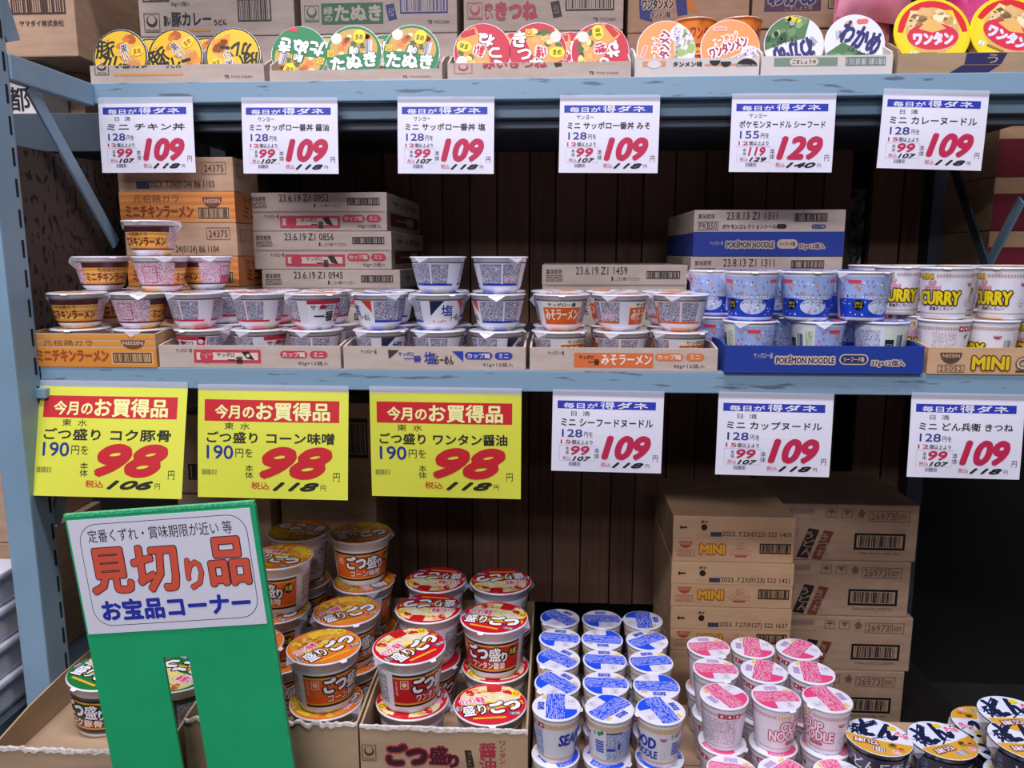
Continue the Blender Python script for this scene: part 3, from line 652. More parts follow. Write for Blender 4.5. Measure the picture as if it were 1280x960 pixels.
# -- middle shelf trays, designs follow the printed fronts
p = Print(160, 45)
for k in range(5): p.R(0, 1+k*9, 160, 6.5+k*9, '#e09438', 1)
p.R(0, 24, 160, 45, '#dc8c34', 1.2)
p.T('元祖鶏ガラ', 20, 8, 82, 16, '#7c4c24', .01); p.T('ミニチキンラーメン', 10, 21, 101, 38, '#a84a20', .06); p.E(132, 8, 15, 12.5, '#7c4428', 2, 16, 180, 360); p.T('NISSIN', 119.5, 9.6, 144.5, 14.4, '#e8d0b8', .02, l=4)
p.R(104, 24, 156, 41, '#e0b07c', 1.6); p.B(106, 25, 154, 39, '#3c2820', frame=1.4, n=26)
CHK = p
def sap(main, name):
    p = Print(227, 30); d = '#2c1c18'
    p.T('サッポロ一番', 22, 3.5, 42, 9, d)
    if name == 'shoyu':
        p.R(44, 5, 128, 23, '#c83c50', 1); p.R(47.5, 9, 124.5, 19, '#e0cec2', 2); p.E(60, 14, 8.5, 9.5, '#c83c50', 2.6, 14); p.T('しょうゆ\n味', 54.5, 10, 65.5, 17, '#e4ccc4', l=4)
        p.T('サッポロ', 73, 9, 95, 15, d, .03); p.T('一番', 86, 14, 106, 24, d, .04); p.G([(104, 8), (110, 17), (120, 19), (113, 7)], d, 3); p.E(112, 13, 2.4, 2.4, '#e0cec2', 4, 8)
    if name == 'shio':
        p.G([(56, 4), (57, 16), (70, 4)], '#3c2c30', 2); p.T('サッポロ', 69, 6, 88, 12, '#283a9c', .03); p.T('一番', 76, 11, 98, 20, '#283a9c', .04); p.T('塩', 101, 6, 116, 22, '#283a9c', .03); p.T('らーめん', 115, 11, 138, 23, d, .03); p.G([(136, 5), (150, 19), (150, 5)], '#283a9c', 2)
    if name == 'miso':
        p.R(54, 6, 150, 25, '#dc7038', 1); p.T('サッポロ', 60, 9, 78, 14.5, d, .03); p.T('一番', 71, 14, 85, 22, d, .04); p.T('みそラーメン', 87, 8, 148, 22, '#f6e8dc', .03)
    p.RR(152, 6, 186, 16, main, 1); p.T('カップ麺', 155, 7.6, 183, 14.4, '#ecdcd2', .03); p.RR(189, 6, 211, 16, main, 1); p.T('ミニ', 194, 7.8, 206, 14.2, '#ecdcd2', .03)
    return p
SH = sap('#c83c50', 'shoyu').T('42g×12個入', 174, 20, 212, 26, '#2c1c18')
SI = sap('#2c3ca0', 'shio').T('41g×12個入', 174, 20, 212, 26, '#2c1c18')
MI = sap('#dc7840', 'miso').T('46g×12個入', 174, 20, 212, 26, '#2c1c18')
p = Print(247, 33); p.R(0, 0, 247, 33, '#1c3894', .5)
p.T('サッポロ一番', 36, 8, 60, 15, '#d8c8b4', .01); p.T('POKÉMON NOODLE', 64, 11, 137, 21, '#24285c', .04, l=5, o='#d4bca4', ow=.2); p.RR(143, 9, 179, 22, '#d4bca4', 2); p.RR(144.5, 10.4, 177.5, 20.6, '#24285c', 3); p.T('シーフード味', 148, 12, 174, 19, '#d4bca4', .03, l=5); p.T('37g×12個入', 183, 16, 224, 24, '#24285c', .03, l=5, o='#d4bca4', ow=.2)
PK = p
p = Print(250, 30); p.E(27, 5, 13, 13, '#5c4434', 2, 16, 180, 360); p.T('NISSIN', 17, 6.6, 37, 11, '#d8b898', .02, l=4); p.O(12, 19, 44, 28, '#5c4434', .7); p.T('25052', 14.5, 20.6, 41.5, 26.4, '#5c4434', .01)
p.T('MINI', 52, 9, 96, 25, '#e8c424', .08, l=5, o='#5c3418', ow=.10); p.T('CUP NOODLE', 112, 4, 136, 9, '#8c7460', .02); p.T('CURRY', 104, 10, 166, 24, '#c8b094', .05, l=5, o='#5c4434', ow=.10); p.R(104, 25, 170, 27.5, '#5c4434', 2)
p.B(180, 8, 236, 26, '#3c2820', frame=1.4, n=26)
CU = p
G0 = 'open display trays on the middle shelf'
tray(-1.05, -.787, -.001, .245, MIDZ, .067, .067, CARD_T(), 'orange-striped short carton tray at left end of middle shelf', G0, CHK)
tray(-.782, -.417, .0, .245, MIDZ, .045, .05, CARD_P(), 'pale cut tray with red print under the red-banded bowls', G0, SH)
tray(-.411, -.054, .0, .245, MIDZ, .045, .05, CARD_P(), 'pale cut tray with blue print under the blue-banded bowls', G0, SI)
tray(-.046, .313, .0, .245, MIDZ, .045, .05, CARD_P(), 'pale cut tray with orange print under the orange-banded bowls', G0, MI)
tray(.325, .692, -.008, .245, MIDZ, .052, .055, noisy('blue_board', '#1c3894', '#203e9c', 9, .8), 'royal blue cut tray with cream lettering on middle shelf', G0, PK)
tray(.702, 1.09, -.003, .245, MIDZ, .050, .054, CARD_T(), 'tan cut tray with yellow lettering at right end of middle shelf', G0, CU)

# ------------------------------------------------------------------ middle shelf bowls
ORD = ['first', 'second', 'third', 'fourth', 'fifth']
def stackname(kindtxt, col, row, lay, ncol, tray_):
    c = {3: ['left', 'middle', 'right']}[ncol][col]
    return '%s, %s column, %s row, %s' % (kindtxt, c, row, lay)
zL = [MIDZ+.0025+k*.0722 for k in range(4)]
spec = [('shoyu', 'noodle_bowl', 'red-banded white noodle bowl', [-.718, -.602, -.485], 'red-banded bowls on the middle shelf'),
        ('shio', 'noodle_bowl', 'blue-banded white noodle bowl', [-.350, -.233, -.114], 'blue-banded bowls on the middle shelf'),
        ('miso', 'noodle_bowl', 'orange-banded white noodle bowl', [.014, .131, .250], 'orange-banded bowls on the middle shelf')]
ROT = {('shoyu', 0): [-20, 70, -70], ('shoyu', 1): [130, 100, 40], ('shio', 0): [60, -75, -30], ('shio', 1): [-60, 30, 100], ('miso', 0): [50, -115, 40], ('miso', 1): [0, 65, -115]}
ROT[('shoyu', 0)] = [-18, 75, -100]; ROT[('shoyu', 1)] = [-118, -118, 48]; ROT[('shio', 0)] = [60, -120, 75]; ROT[('shio', 1)] = [-50, 38, -90]
rr = random.Random(11)
for kind, nm, txt, xs, grp in spec:
    for lay in (0, 1):
        for row in (0, 1):
            for c, X in enumerate(xs):
                if kind == 'shoyu' and lay == 1 and row == 0 and c == 0: X -= .012
                rz = ROT[(kind, lay)][c] if row == 0 else rr.uniform(-170, 170)
                put(kind, nm, (X+rr.uniform(-.003, .003)-(.006*lay if row else 0), .0625+.1185*row+rr.uniform(-.002, .002), zL[lay]),
                    stackname(txt, c, ['front', 'rear'][row], ['lower layer', 'upper layer'][lay], 3, ''), 'noodle bowl', grp, rz)
for c, X in enumerate((-.231, -.108)):
    put('shio', 'noodle_bowl', (X, .064, zL[2]), 'blue-banded white noodle bowl on top of the stack, %s one' % ['left', 'right'][c], 'noodle bowl', 'blue-banded bowls on the middle shelf', [-118, 128][c])
# striped orange bowls at the left
g = 'orange and brown striped bowls'
cz = MIDZ+.0025
for k, (px, y, lay, rz, t) in enumerate([(98, .058, 0, 8, 'lowest layer hidden in the tray, left'), (176, .058, 0, 100, 'lowest layer hidden in the tray, right'),
        (98, .058, 1, 8, 'front left of the pyramid base'), (175, .058, 1, 118, 'pink print side out, beside the front left one'), (228, .165, 1, 100, 'rear right of the pyramid base'), (140, .172, 1, 60, 'rear left of the pyramid base'),
        (128, .125, 2, 52, 'left of the second tier'), (202, .095, 2, 125, 'middle of the second tier, pink side out'), (258, .185, 2, -60, 'right of the second tier, partly hidden'),
        (190, .110, 3, 0, 'topmost of the pyramid')]):
    P = at(px, 380 if lay < 2 else 340 if lay == 2 else 300, Y=y)
    put('chicken', 'noodle_bowl', (P.x if px != 258 else P.x, y, zL[lay]), 'orange striped noodle bowl, '+t, 'noodle bowl', g, rz)
# patterned blue cups
g = 'pale and royal blue patterned cups'
for lay in (0, 1):
    for row in (0, 1):
        for c, px in enumerate([(938, 1023, 1102), (940, 1010, 1080)][lay]):
            X = at(px, 400 if lay == 0 else 350, Y=.055).x
            if row: X = X-.012+(.0)
            rz = [(60, 85, 165), (-8, 0, 25)][lay][c] if row == 0 else rr.uniform(-90, 90)
            put('poke', 'noodle_cup', (X, .056+.108*row, MIDZ+.0025+lay*.0945), 'light and royal blue noodle cup, %s column, %s row, %s layer' % (['left', 'middle', 'right'][c], ['front', 'rear'][row], ['lower', 'upper'][lay]), 'noodle cup', g, rz)
put('poke', 'noodle_cup', (at(893, 350, Y=.16).x, .165, MIDZ+.0025+.0945), 'light and royal blue noodle cup at far left of its upper layer', 'noodle cup', g, -20)
put('poke', 'noodle_cup', (at(893, 400, Y=.16).x+.004, .165, MIDZ+.0025), 'light and royal blue noodle cup at far left of its lower layer', 'noodle cup', g, 40)
# white cups with yellow lettering
g = 'white cups with yellow lettering'
for lay in (0, 1):
    for row in (0, 1):
        for c, px in enumerate([(1180, 1240, 1304), (1182, 1256, 1325)][lay]):
            X = at(px, 410 if lay == 0 else 360, Y=.05).x-(.045 if row and lay else 0)
            rz = [(120, -75, -30), (-24, -46, 10)][lay][c] if row == 0 else (-6, -12, 12)[c]
            put('curry', 'noodle_cup', (X, .052+.100*row, MIDZ+.0025+lay*.0985), 'white noodle cup with yellow lettering, %s column, %s row, %s layer' % (['left', 'middle', 'right'][c], ['front', 'rear'][row], ['lower', 'upper'][lay]), 'noodle cup', g, rz)
for k, px in enumerate((1085, 1140, 1195, 1250)):
    put('curry', 'noodle_cup', (at(px, 320, Y=.36).x, .34, MIDZ+.0985*1+.0025), 'white noodle cup behind the yellow-lettered ones, %s from left' % ORD[k], 'noodle cup', 'white cups at the back of the middle shelf', 120)
    put('curry', 'noodle_cup', (at(px, 320, Y=.36).x, .34, MIDZ+.0025), 'white noodle cup low at the back, %s from left' % ORD[k], 'noodle cup', 'white cups at the back of the middle shelf', 120)

# ------------------------------------------------------------------ cartons behind the bowls, middle shelf
def mos(date, main='shoyu', cd='MOS30', g='42g×12個入'):
    p = Print(175, 46); d = '#2c2020'
    p.T('賞味期限', 5, 5, 24, 11, d, .01); p.O(5, 12, 25, 18.5, d, .5); p.T(cd, 6.5, 13, 23.5, 17.5, d); p.T(date, 41, 2.5, 103, 11, d, 0); p.T('ここから開けてください', 87, 14, 118, 18, d, 0); p.R(84, 13.5, 86, 18, d, 2)
    p.B(126, 7, 166, 15.5, '#2c2020', frame=1, n=24); p.R(4, 23, 172, 23.6, '#8c7868', 2)
    if main == 'shoyu':
        p.T('サッポロ一番', 22, 26, 40, 31, d); p.R(41, 28, 116, 42, '#c0384c', 1); p.R(44, 31, 113, 39, '#d0bcb0', 2); p.E(55, 35, 7, 7.6, '#c0384c', 2.6, 12); p.T('サッポロ', 67, 31, 87, 36, d, .03); p.T('一番', 80, 34, 96, 43, d, .04); p.G([(94, 30), (99, 38), (108, 40), (102, 29)], d, 3)
        p.RR(119, 27, 147, 35.5, '#c0384c', 1); p.T('カップ麺', 121.5, 28.6, 144.5, 34, '#e0d0c4', .02); p.RR(149, 27, 167, 35.5, '#c0384c', 1); p.T('ミニ', 153, 28.8, 163, 33.8, '#e0d0c4', .02)
    p.T(g, 138, 38, 167, 43, d)
    return p
g = 'shallow pale cartons behind the red-banded bowls'
sd = Print(24, 46).T('サッポロ', 3, 8, 20, 16, '#5c2c24', .02).R(2, 24, 22, 40, '#6c241c', 1).T('一番', 5, 26, 19, 38, '#d0bcb0', .03)
for k, (x0, date, dx) in enumerate([(-.742, '23.6.19 Z1 0945', 0), (-.722, '23.6.19 Z1 0945', 0), (-.741, '23.6.19 Z1 0856', 0), (-.750, '23.6.19 Z1 0952', 0)]):
    carton(x0, x0+.345, .41, .46, MIDZ+.0925*k, .092, CARD_P(), 'shallow pale carton, %s of four behind the red-banded bowls' % ['bottom', 'second from bottom', 'third from bottom', 'topmost'][k], g, mos(date), sd, cap=.5)
for k in range(2):
    carton(-.03, .321, .42, .40, MIDZ+.0985*k, .098, CARD_P(), ['lower', 'upper'][k]+' shallow carton behind the orange-banded bowls', None, mos('23.6.19 Z1 1459', 'miso', 'MOM30', '46g×12個入'), cap=.5)
bl = noisy('blue_board', '#1c3894', '#203e9c', 9, .8)
p = Print(190, 55); d = '#2c2020'; p.T('賞味期限', 5, 5, 26, 11, d, .01); p.O(5, 14, 31, 24, d, .6); p.T('PKB50', 7, 15.6, 29, 22.4, d, .01); p.T('23.8.13 Z1 1311', 41, 3, 105, 12, d, 0); p.T('ポケモンコレクションシール', 36, 17, 104, 22.5, d, .03); p.RR(104, 17, 117, 22.5, d, 2); p.B(126, 4.5, 167, 14, d, frame=1, n=24); p.RR(148, 17.5, 166, 22.5, '#283c80', 2); p.T('カップ麺', 150, 18.5, 164, 21.5, '#cbbdb0')
p.R(0, 26, 190, 55, '#1c3894', .4); p.T('サッポロ一番', 21, 37, 38, 42, '#c8b8a8'); p.T('POKÉMON NOODLE', 42, 36, 102, 45, '#24285c', .04, l=5, o='#c8b098', ow=.2); p.RR(106, 35, 132, 46, '#c8b098', 2); p.T('シーフード味', 109, 37.5, 129, 43.5, '#24285c', .03, l=5); p.T('37g×12個入', 134, 40, 166, 47, '#24285c', .03, l=5, o='#c8b098', ow=.2)
for k in range(3):
    carton(.328+(.0 if k != 1 else -.004), .678, .40, .42, MIDZ+.1085*k, .108, CARD_P(), 'cream and blue carton, %s of three behind the blue patterned cups' % ['bottom', 'middle', 'topmost'][k], 'cream and blue cartons on the middle shelf', p, cap=.5, lower=bl)
def chk2(date):
    p = Print(150, 75); d = '#33241c'; p.T('24375', 113, 9, 138, 17, '#4c3428', .01); p.O(110, 6, 141, 20, '#4c3428', .6); p.T(date, 42, 27, 125, 37, d, 0); p.R(24, 28, 41, 36, '#3c3c5c', 2)
    p.R(0, 40, 150, 75, '#d88c40', .6)
    for k in range(4): p.R(0, 43+k*8, 150, 47+k*8, '#c8783c', 1)
    p.T('元祖鶏ガラ', 18, 43, 78, 52, '#6c4024', .01); p.T('ミニチキンラーメン', 7, 55, 96, 70, '#8c3c1c', .06); p.E(121, 46, 13, 13, '#6c3c28', 2, 16, 180, 360); p.T('NISSIN', 111, 48, 131, 53, '#d0ac90', .02, l=4); p.R(101, 57, 143, 73, '#c89c74', 1.6); p.B(102, 58, 142, 71, '#2c1c18', frame=1.2, n=24)
    return p
sd2 = Print(40, 75).R(0, 40, 40, 75, '#b8702c', 1).T('ミニ', 12, 55, 34, 70, '#6c2c14', .04).O(5, 8, 24, 22, '#5c4434', .6).T('チキン', 12, 44, 34, 52, '#6c4024', .02)
for k, date in enumerate(('2023. 7.24(0124) B6 1104', '2023. 7.24(0124) B6 1104', '2023. 7.24(0124) B6 1103')):
    carton(-1.012+.006*(k == 1), -.738, .31, .15, MIDZ+.1475*k, .147, CARD(), 'orange-striped brown carton, %s of three behind the striped bowls' % ['bottom', 'middle', 'topmost'][k], 'orange-striped cartons on the middle shelf', chk2(date), sd2, cap=.47)
# flat clear-lidded packs at the very left of the middle shelf
V = box(-1.02, -.94, .30, .50, 0, .018)
for k in range(2):
    o = root('plastic_pack', (0, 0, MIDZ+.019*k), ['lower', 'upper'][k]+' flat grey plastic pack by left post behind the striped bowls', 'pack')
    link('pack_body', bbox_mesh('pack_body', (-1.02, -.975, .03+.02*k, .245, .0, .018), noisy('grey_plastic', '#9498a4', '#a4a8b4', 9, .25, coat=.7), .004), o)

# ------------------------------------------------------------------ top shelf trays, bowls and cartons
TZ = TOPZ
def capt(name):
    p = Print(220, 26); d = '#2c1c18'
    if name == 'black': p.O(6, -9, 24, 14, d, .8); p.E(15, 1, 6, 6, d, 2, 14); p.E(15, 0, 4.4, 4.4, '#c8b4a4', 3, 12); p.T('MARUCHAN', 9, 9, 21, 12, d, l=3); p.R(30, 12, 118, 15.5, '#dc9850', 1); p.T('い豚カレー', 32, -6, 86, 4, d, .05); p.T('うどん', 96, -4, 116, 4, d, .04)
    if name == 'red': p.O(8, -1, 30, 17, '#c03848', .8); p.E(19, 6, 6, 6, '#c03848', 2, 14); p.E(19, 5, 4.4, 4.4, '#c8b4a4', 3, 12); p.T('赤いきつね', 42, -6, 120, 9, '#c03848', .06); p.G([(128, -2), (130, 8), (138, 6), (137, -3)], d, 2)
    p.T('TS', 170, 16, 176, 21, d, .05); p.T('TOYO SUISAN', 178, 17, 205, 20.5, d, .01)
    for f in ('black', 'red'): pass
    # clip what would rise above the cut edge
    p.v = [(x, max(y, .4), l) for x, y, l in p.v]
    return p
G1 = 'open cut cartons on the top shelf'
def ttray(x0, x1, design, label, mat, hf=.034, z=TZ, side=(.034, .075), W=220): return tray(x0, x1, YT+.002, .25, z, hf, .075, mat, label, G1, design, left=side, right=side)
ttray(-1.033, -.640, capt('black'), 'cut carton holding the black-rimmed bowls, top shelf left', CARD_P(), .037)
ttray(-.628, -.247, capt('green'), 'cut carton holding the green-rimmed bowls', CARD_P(), .022)
ttray(-.235, .160, capt('red'), 'cut carton holding the red-rimmed bowls', CARD_P(), .032)
p = Print(160, 26); d = '#241c20'
p.R(10, 3, 40, 11, '#e0946c', 1); p.E(25, 8, 9, 6, '#e4dcd8', 2, 14); p.T('タンメン味', 49, 4, 87, 12, d, .05); p.E(103, 3, 7, 8, d, 2, 14, 180, 360); p.E(117, 5, 7, 8, d, 2, 14, 180, 360); p.R(90, 8, 132, 11, '#e0946c', 1); p.E(144, 14, 14, 13, d, 2, 16, 10, 170); p.T('麺匠のワンタン', 131, 9, 157, 13, '#e4dcd8', l=4)
ttray(.168, .430, p, 'pale cut carton holding the orange-lidded bowls', noisy('white_board', '#d4ccc6', '#dcd4ce', 12, .85), .036, side=(.04, .085))
p = Print(165, 26); p.R(16, 2, 96, 14, '#7c9484', 1); p.RR(36, 3, 72, 13, '#dcd0c4', 2); p.T('ごましょうゆ', 39, 4.6, 69, 11, '#4c3830', .03); p.B(106, 2, 156, 14, '#64887c', frame=1.2, n=26)
ttray(.434, .706, p, 'pale cut carton holding the white seaweed bowls', noisy('white_board', '#d4ccc6', '#dcd4ce', 12, .85), .038, side=(.045, .085))
p = Print(170, 26); p.G([(78, 0), (76, 15), (118, 15), (124, 0)], '#2c2858', 1); p.G([(74, 16), (60, 26), (104, 26), (117, 16)], '#2c2858', 1); p.T('う', 102, 2, 114, 14, '#c0a088', .02)
ttray(.716, 1.02, p, 'brown cut carton holding the yellow bowls, top shelf right', CARD_G(), .040, side=(.05, .09))
def lean(kind, px, py, label, grp, spin=0, tl=80, Y=.325, dz=0):
    parts, hh, Rr = KIND[kind]; P = at(px, py, Y=Y); z = TZ+.003+Rr*math.sin(math.radians(tl))+dz
    Rm = Matrix.Rotation(math.radians(tl), 4, 'X') @ Matrix.Rotation(math.radians(spin), 4, 'Z')
    o = Vector((P.x, Y, z))-Rm.to_3x3() @ Vector((0, 0, hh))
    return put(kind, 'noodle_bowl', o, label, 'noodle bowl', grp, M=Matrix.Translation(o) @ Rm)
for k, (px, sp) in enumerate(((150, 10), (219, 40), (291, -165))):
    lean('blackbowl', px, 64, ['leftmost', 'middle', 'rightmost'][k]+' of the three leaning black-rimmed bowls', 'leaning black-rimmed bowls', sp)
for k, (px, sp) in enumerate(((374, 165), (442, 0), (514, -12))):
    lean('greenbowl', px, 65, ['leftmost', 'middle', 'rightmost'][k]+' of the three leaning green-rimmed bowls', 'leaning green-rimmed bowls', sp)
for k, (px, sp) in enumerate(((603, 165), (672, 0), (750, 100))):
    lean('redbowl', px, 64, ['leftmost', 'middle', 'rightmost'][k]+' of the three leaning red-rimmed bowls', 'leaning red-rimmed bowls', sp, Y=.325 if k < 2 else .335)
for k, (px, sp) in enumerate(((833, 68), (913, 0))):
    lean('orangebowl', px, 52, ['left', 'right'][k]+' leaning bowl with orange lid', 'leaning orange-lidded bowls', sp)
for k, (px, sp) in enumerate(((993, 225), (1069, 4))):
    lean('seaweedbowl', px, 48, ['left', 'right'][k]+' leaning bowl with white and green lid', 'leaning white and green bowls', sp, dz=.006)
for k, (px, sp) in enumerate(((1166, 0), (1262, -26))):
    lean('yellowbowl', px, 34, ['left', 'right'][k]+' leaning yellow bowl with red lid patch', 'leaning yellow bowls', sp, tl=74, Y=.338, dz=.016)
for k, (kd, px, t) in enumerate((('blackbowl', 185, 'black-rimmed'), ('blackbowl', 256, 'black-rimmed'), ('greenbowl', 408, 'green-rimmed'), ('greenbowl', 480, 'green-rimmed'), ('redbowl', 640, 'red-rimmed'), ('redbowl', 712, 'red-rimmed'))):
    lean(kd, px, 60, '%s bowl in the second row between the %s front pair' % (t, ['left', 'right'][k % 2]), 'second-row bowls on the top shelf', 30*k, Y=.402)

def upc(x0, x1, Y, z0, hgt, mat, label, design, n=1, dep=.3, grp=None, k0=0):
    for k in range(n):
        carton(x0, x1, Y, dep, z0+(hgt+.001)*k, hgt, mat, label+(', lower one' if k == 0 and n > 1 else ', upper one' if n > 1 else ''), grp, design)
D2 = '#2c2424'
p = Print(197, 80); p.R(5, 0, 42, 52, D2, 1.2); p.R(8, 36, 39, 46, D2, 2); p.v = []; p.f = []; p.mi = []
p.R(6, 30, 40, 40, '#3c3438', 1); p.T('豆カップ', 8, 31.5, 38, 38.5, '#c4ae9c', .02); p.O(42, 27, 68, 36, D2, .5); p.T('20-3407', 44, 29, 66, 34, D2); p.T('42g×12個入', 42, 40, 66, 46, D2); p.O(6, 53, 26, 75, D2, .7); p.E(16, 62, 7, 7, D2, 2, 16); p.E(16, 60.5, 5, 5, '#bfa896', 3, 14); p.T('MARUCHAN', 8, 71, 24, 74, D2)
p.T('黒い', 31, 56, 40, 68, D2, .03); p.T('豚カレー', 41, 52, 92, 69, D2, .035); p.T('うどん', 95, 61, 111, 68, D2, .05); p.R(31, 72, 90, 75, '#dc9850', 1); p.B(126, 38, 168, 64, D2, frame=1.6, n=20)
upc(-1.046, -.650, .53, TZ, .163, CARD_P(), 'pale carton with black lettering behind the black-rimmed bowls', p, 2, grp='pale cartons at the back of the top shelf')
def tnk(main, word, small, gen, c2):
    p = Print(202, 80); p.E(13, 34, 7, 6, c2, 2, 14); p.T('45g×12個入', 50, 30, 72, 36, D2); p.O(5, 47, 24, 66, main, .7); p.E(14.5, 55, 6.5, 6.5, main, 2, 16); p.E(14.5, 53.6, 4.6, 4.6, '#bfa896', 3, 14); p.T('MARUCHAN', 6.5, 62.5, 22.5, 65.5, main)
    if gen: p.R(27, 45, 107, 69, main, 1); p.T(small, 30, 49, 42, 66, '#b8b49c', .04); p.T(word, 44, 47, 105, 66, '#b8b49c', .06)
    else: p.T(small, 26, 48, 38, 66, main, .05); p.T(word, 40, 46, 94, 68, main, .08)
    p.G([(110, 48), (114, 66), (125, 64), (121, 46)], c2, 1); p.T('そば' if gen else 'うどん', 114, 51, 121, 61, '#c0b0a8', .01); p.B(129, 33, 190, 58, c2, frame=1.8, n=24, bg='#c4b2a4'); p.T('TS', 164, 66, 170, 70, D2, .05); p.T('TOYO SUISAN', 172, 66.5, 192, 70, D2)
    return p
upc(-.634, -.244, .53, TZ, .163, CARD_P(), 'pale carton with green lettering behind the green-rimmed bowls', tnk('#3c6848', 'たぬき', '緑\nの', True, '#30387c'), 2, grp='pale cartons at the back of the top shelf')
upc(-.228, .162, .53, TZ, .163, CARD_P(), 'pale carton with red lettering behind the red-rimmed bowls', tnk('#b84850', 'きつね', '赤\nい', False, '#3c2420'), 2, grp='pale cartons at the back of the top shelf')
p = Print(170, 80); p.G([(14, 36), (20, 60), (60, 44), (100, 60), (84, 34)], '#dc7c30', .6); p.G([(15, 38), (17, 64), (34, 68), (44, 34)], '#343c80', 1); p.G([(64, 30), (70, 62), (84, 60), (80, 30)], '#343c80', 1)
p.T('スーパー', 26, 34, 58, 42, '#3c3c4c', .03, l=4, o='#d0b8a4', ow=.1); p.T('ワンタンメン', 20, 42, 64, 54, '#282430', .06, l=5, o='#d8c0ac', ow=.12); p.T('タンメン味', 32, 56, 60, 64, '#282430', .05, l=5, o='#d8c0ac', ow=.1)
upc(.175, .47, .56, TZ, .163, CARD(), 'brown carton with orange and navy print behind the orange-lidded bowls', p, 2)
p = Print(150, 80); p.R(14, 40, 80, 62, '#5c3c54', 1); p.T('わかめ', 18, 38, 74, 56, '#343c70', .08, l=5, o='#c8b4a4', ow=.06); p.T('ごましょうゆ', 38, 56, 70, 61, '#c8b4a4', .01, l=4); p.O(88, 36, 132, 60, '#3c3c4c', 1); p.B(92, 39, 128, 57, '#3c3c4c', n=22)
upc(.485, .79, .58, TZ, .172, CARD(), 'brown carton with navy lettering behind the seaweed bowls', p, 1)
carton(.48, .79, .575, .3, TZ+.174, .17, CARD(), 'brown carton stacked on the one behind the seaweed bowls', None, p)
# big brown carton at the top left, standing in the neighbouring bay
p = Print(97, 130); p.T('バーコード', 49, 66, 68, 70, '#3c2a28'); p.B(31, 72, 88, 88, '#3c2420', frame=1.5, n=22); p.T('ヤマダイ株式会社', 38, 94, 85, 100, '#33241f', .02)
p.G([(65, 54), (69, 58), (73, 54), (69, 50)], '#3c2a28', 2); p.G([(75, 54), (79, 58), (83, 54), (79, 50)], '#3c2a28', 2)
A = at(0, 80, Y=.42); Bq = at(99, 80, Y=.42)
carton(A.x-.03, Bq.x+.0, .42, .42, 1.965, .30, CARD(), 'large brown carton with one barcode, top left behind rack post', None, p, Print(60, 130).R(8, 14, 24, 36, '#3c1c18', 1))
carton(at(52, 100, Y=.58).x, at(103, 100, Y=.58).x, .58, .26, 1.8325, .132, CARD(), 'small brown carton beneath the large one, top left', None)
p = Print(60, 60); p.T('都', 24, 28, 50, 54, '#1c181c', .018)
A = at(-14, 150, Y=.45); Bq = at(51, 150, Y=.45)
carton(A.x, Bq.x, .45, .12, 1.8325, .132, noisy('white_board', '#d4ccc6', '#dcd4ce', 12, .85), 'white carton with a black character behind left post', None, p)
o = root('neighbour_shelf', (0, 0, 0), 'grey-blue shelf beam of the neighbouring bay behind left post', 'shelf')
link('shelf_beam', bbox_mesh('shelf_beam', (-2.2, XL-.058, .40, .43, 1.742, 1.832), STEEL(), .002), o)
link('shelf_deck', bbox_mesh('shelf_deck', (-2.2, XL-.058, .4305, 1.0, 1.79, 1.8315), STEEL()), o)
# loose goods at the back right of the top shelf
def packet(px, py, Y, wd, ht, mat, label, tilt=0):
    P = at(px, py, Y=Y); o = root('noodle_packet', (P.x, Y, P.z), label, 'packet', None, (0, math.radians(tilt), 0)); n, m = 14, 10; V, Fc = [], []
    for s in (-1, 1):
        for j in range(m+1):
            for i in range(n+1):
                u, v = i/n*2-1, j/m*2-1; b = (1-u**4)*(1-v**4)*.022+.0015*math.sin(9*u+5*v)*(1-u*u)
                V.append((u*wd/2, s*max(b, .0006), v*ht/2))
    k = (n+1)*(m+1)
    for s in (0, 1):
        for j in range(m):
            for i in range(n):
                a = s*k+j*(n+1)+i; q = (a, a+1, a+n+2, a+n+1); Fc.append(q if s == 0 else q[::-1])
    link('pouch', mk('pouch', V, Fc, mat, smooth=True), o); return o
pk = noisy('pink_film', '#c8607c', '#d88ca0', 12, .3, coat=.8)
q = packet(1078, 12, .47, .13, .15, pk, 'pink glossy packet behind the white seaweed bowls')
link('packet_print', Print(10, 10).T('うどん', 1, 4, 9, 7, '#e8d850', .05).build('packet_print', on_front(10, 10, -.05, .05, -.024, -.05, .05), .01), q)
packet(1098, -20, .44, .16, .16, pk, 'pink glossy packet at top edge above the seaweed bowls', 8)
packet(1222, 5, .47, .13, .16, noisy('magenta_film', '#c02468', '#d8508c', 12, .25, coat=.9), 'magenta glossy packet between the two yellow bowls', -10)
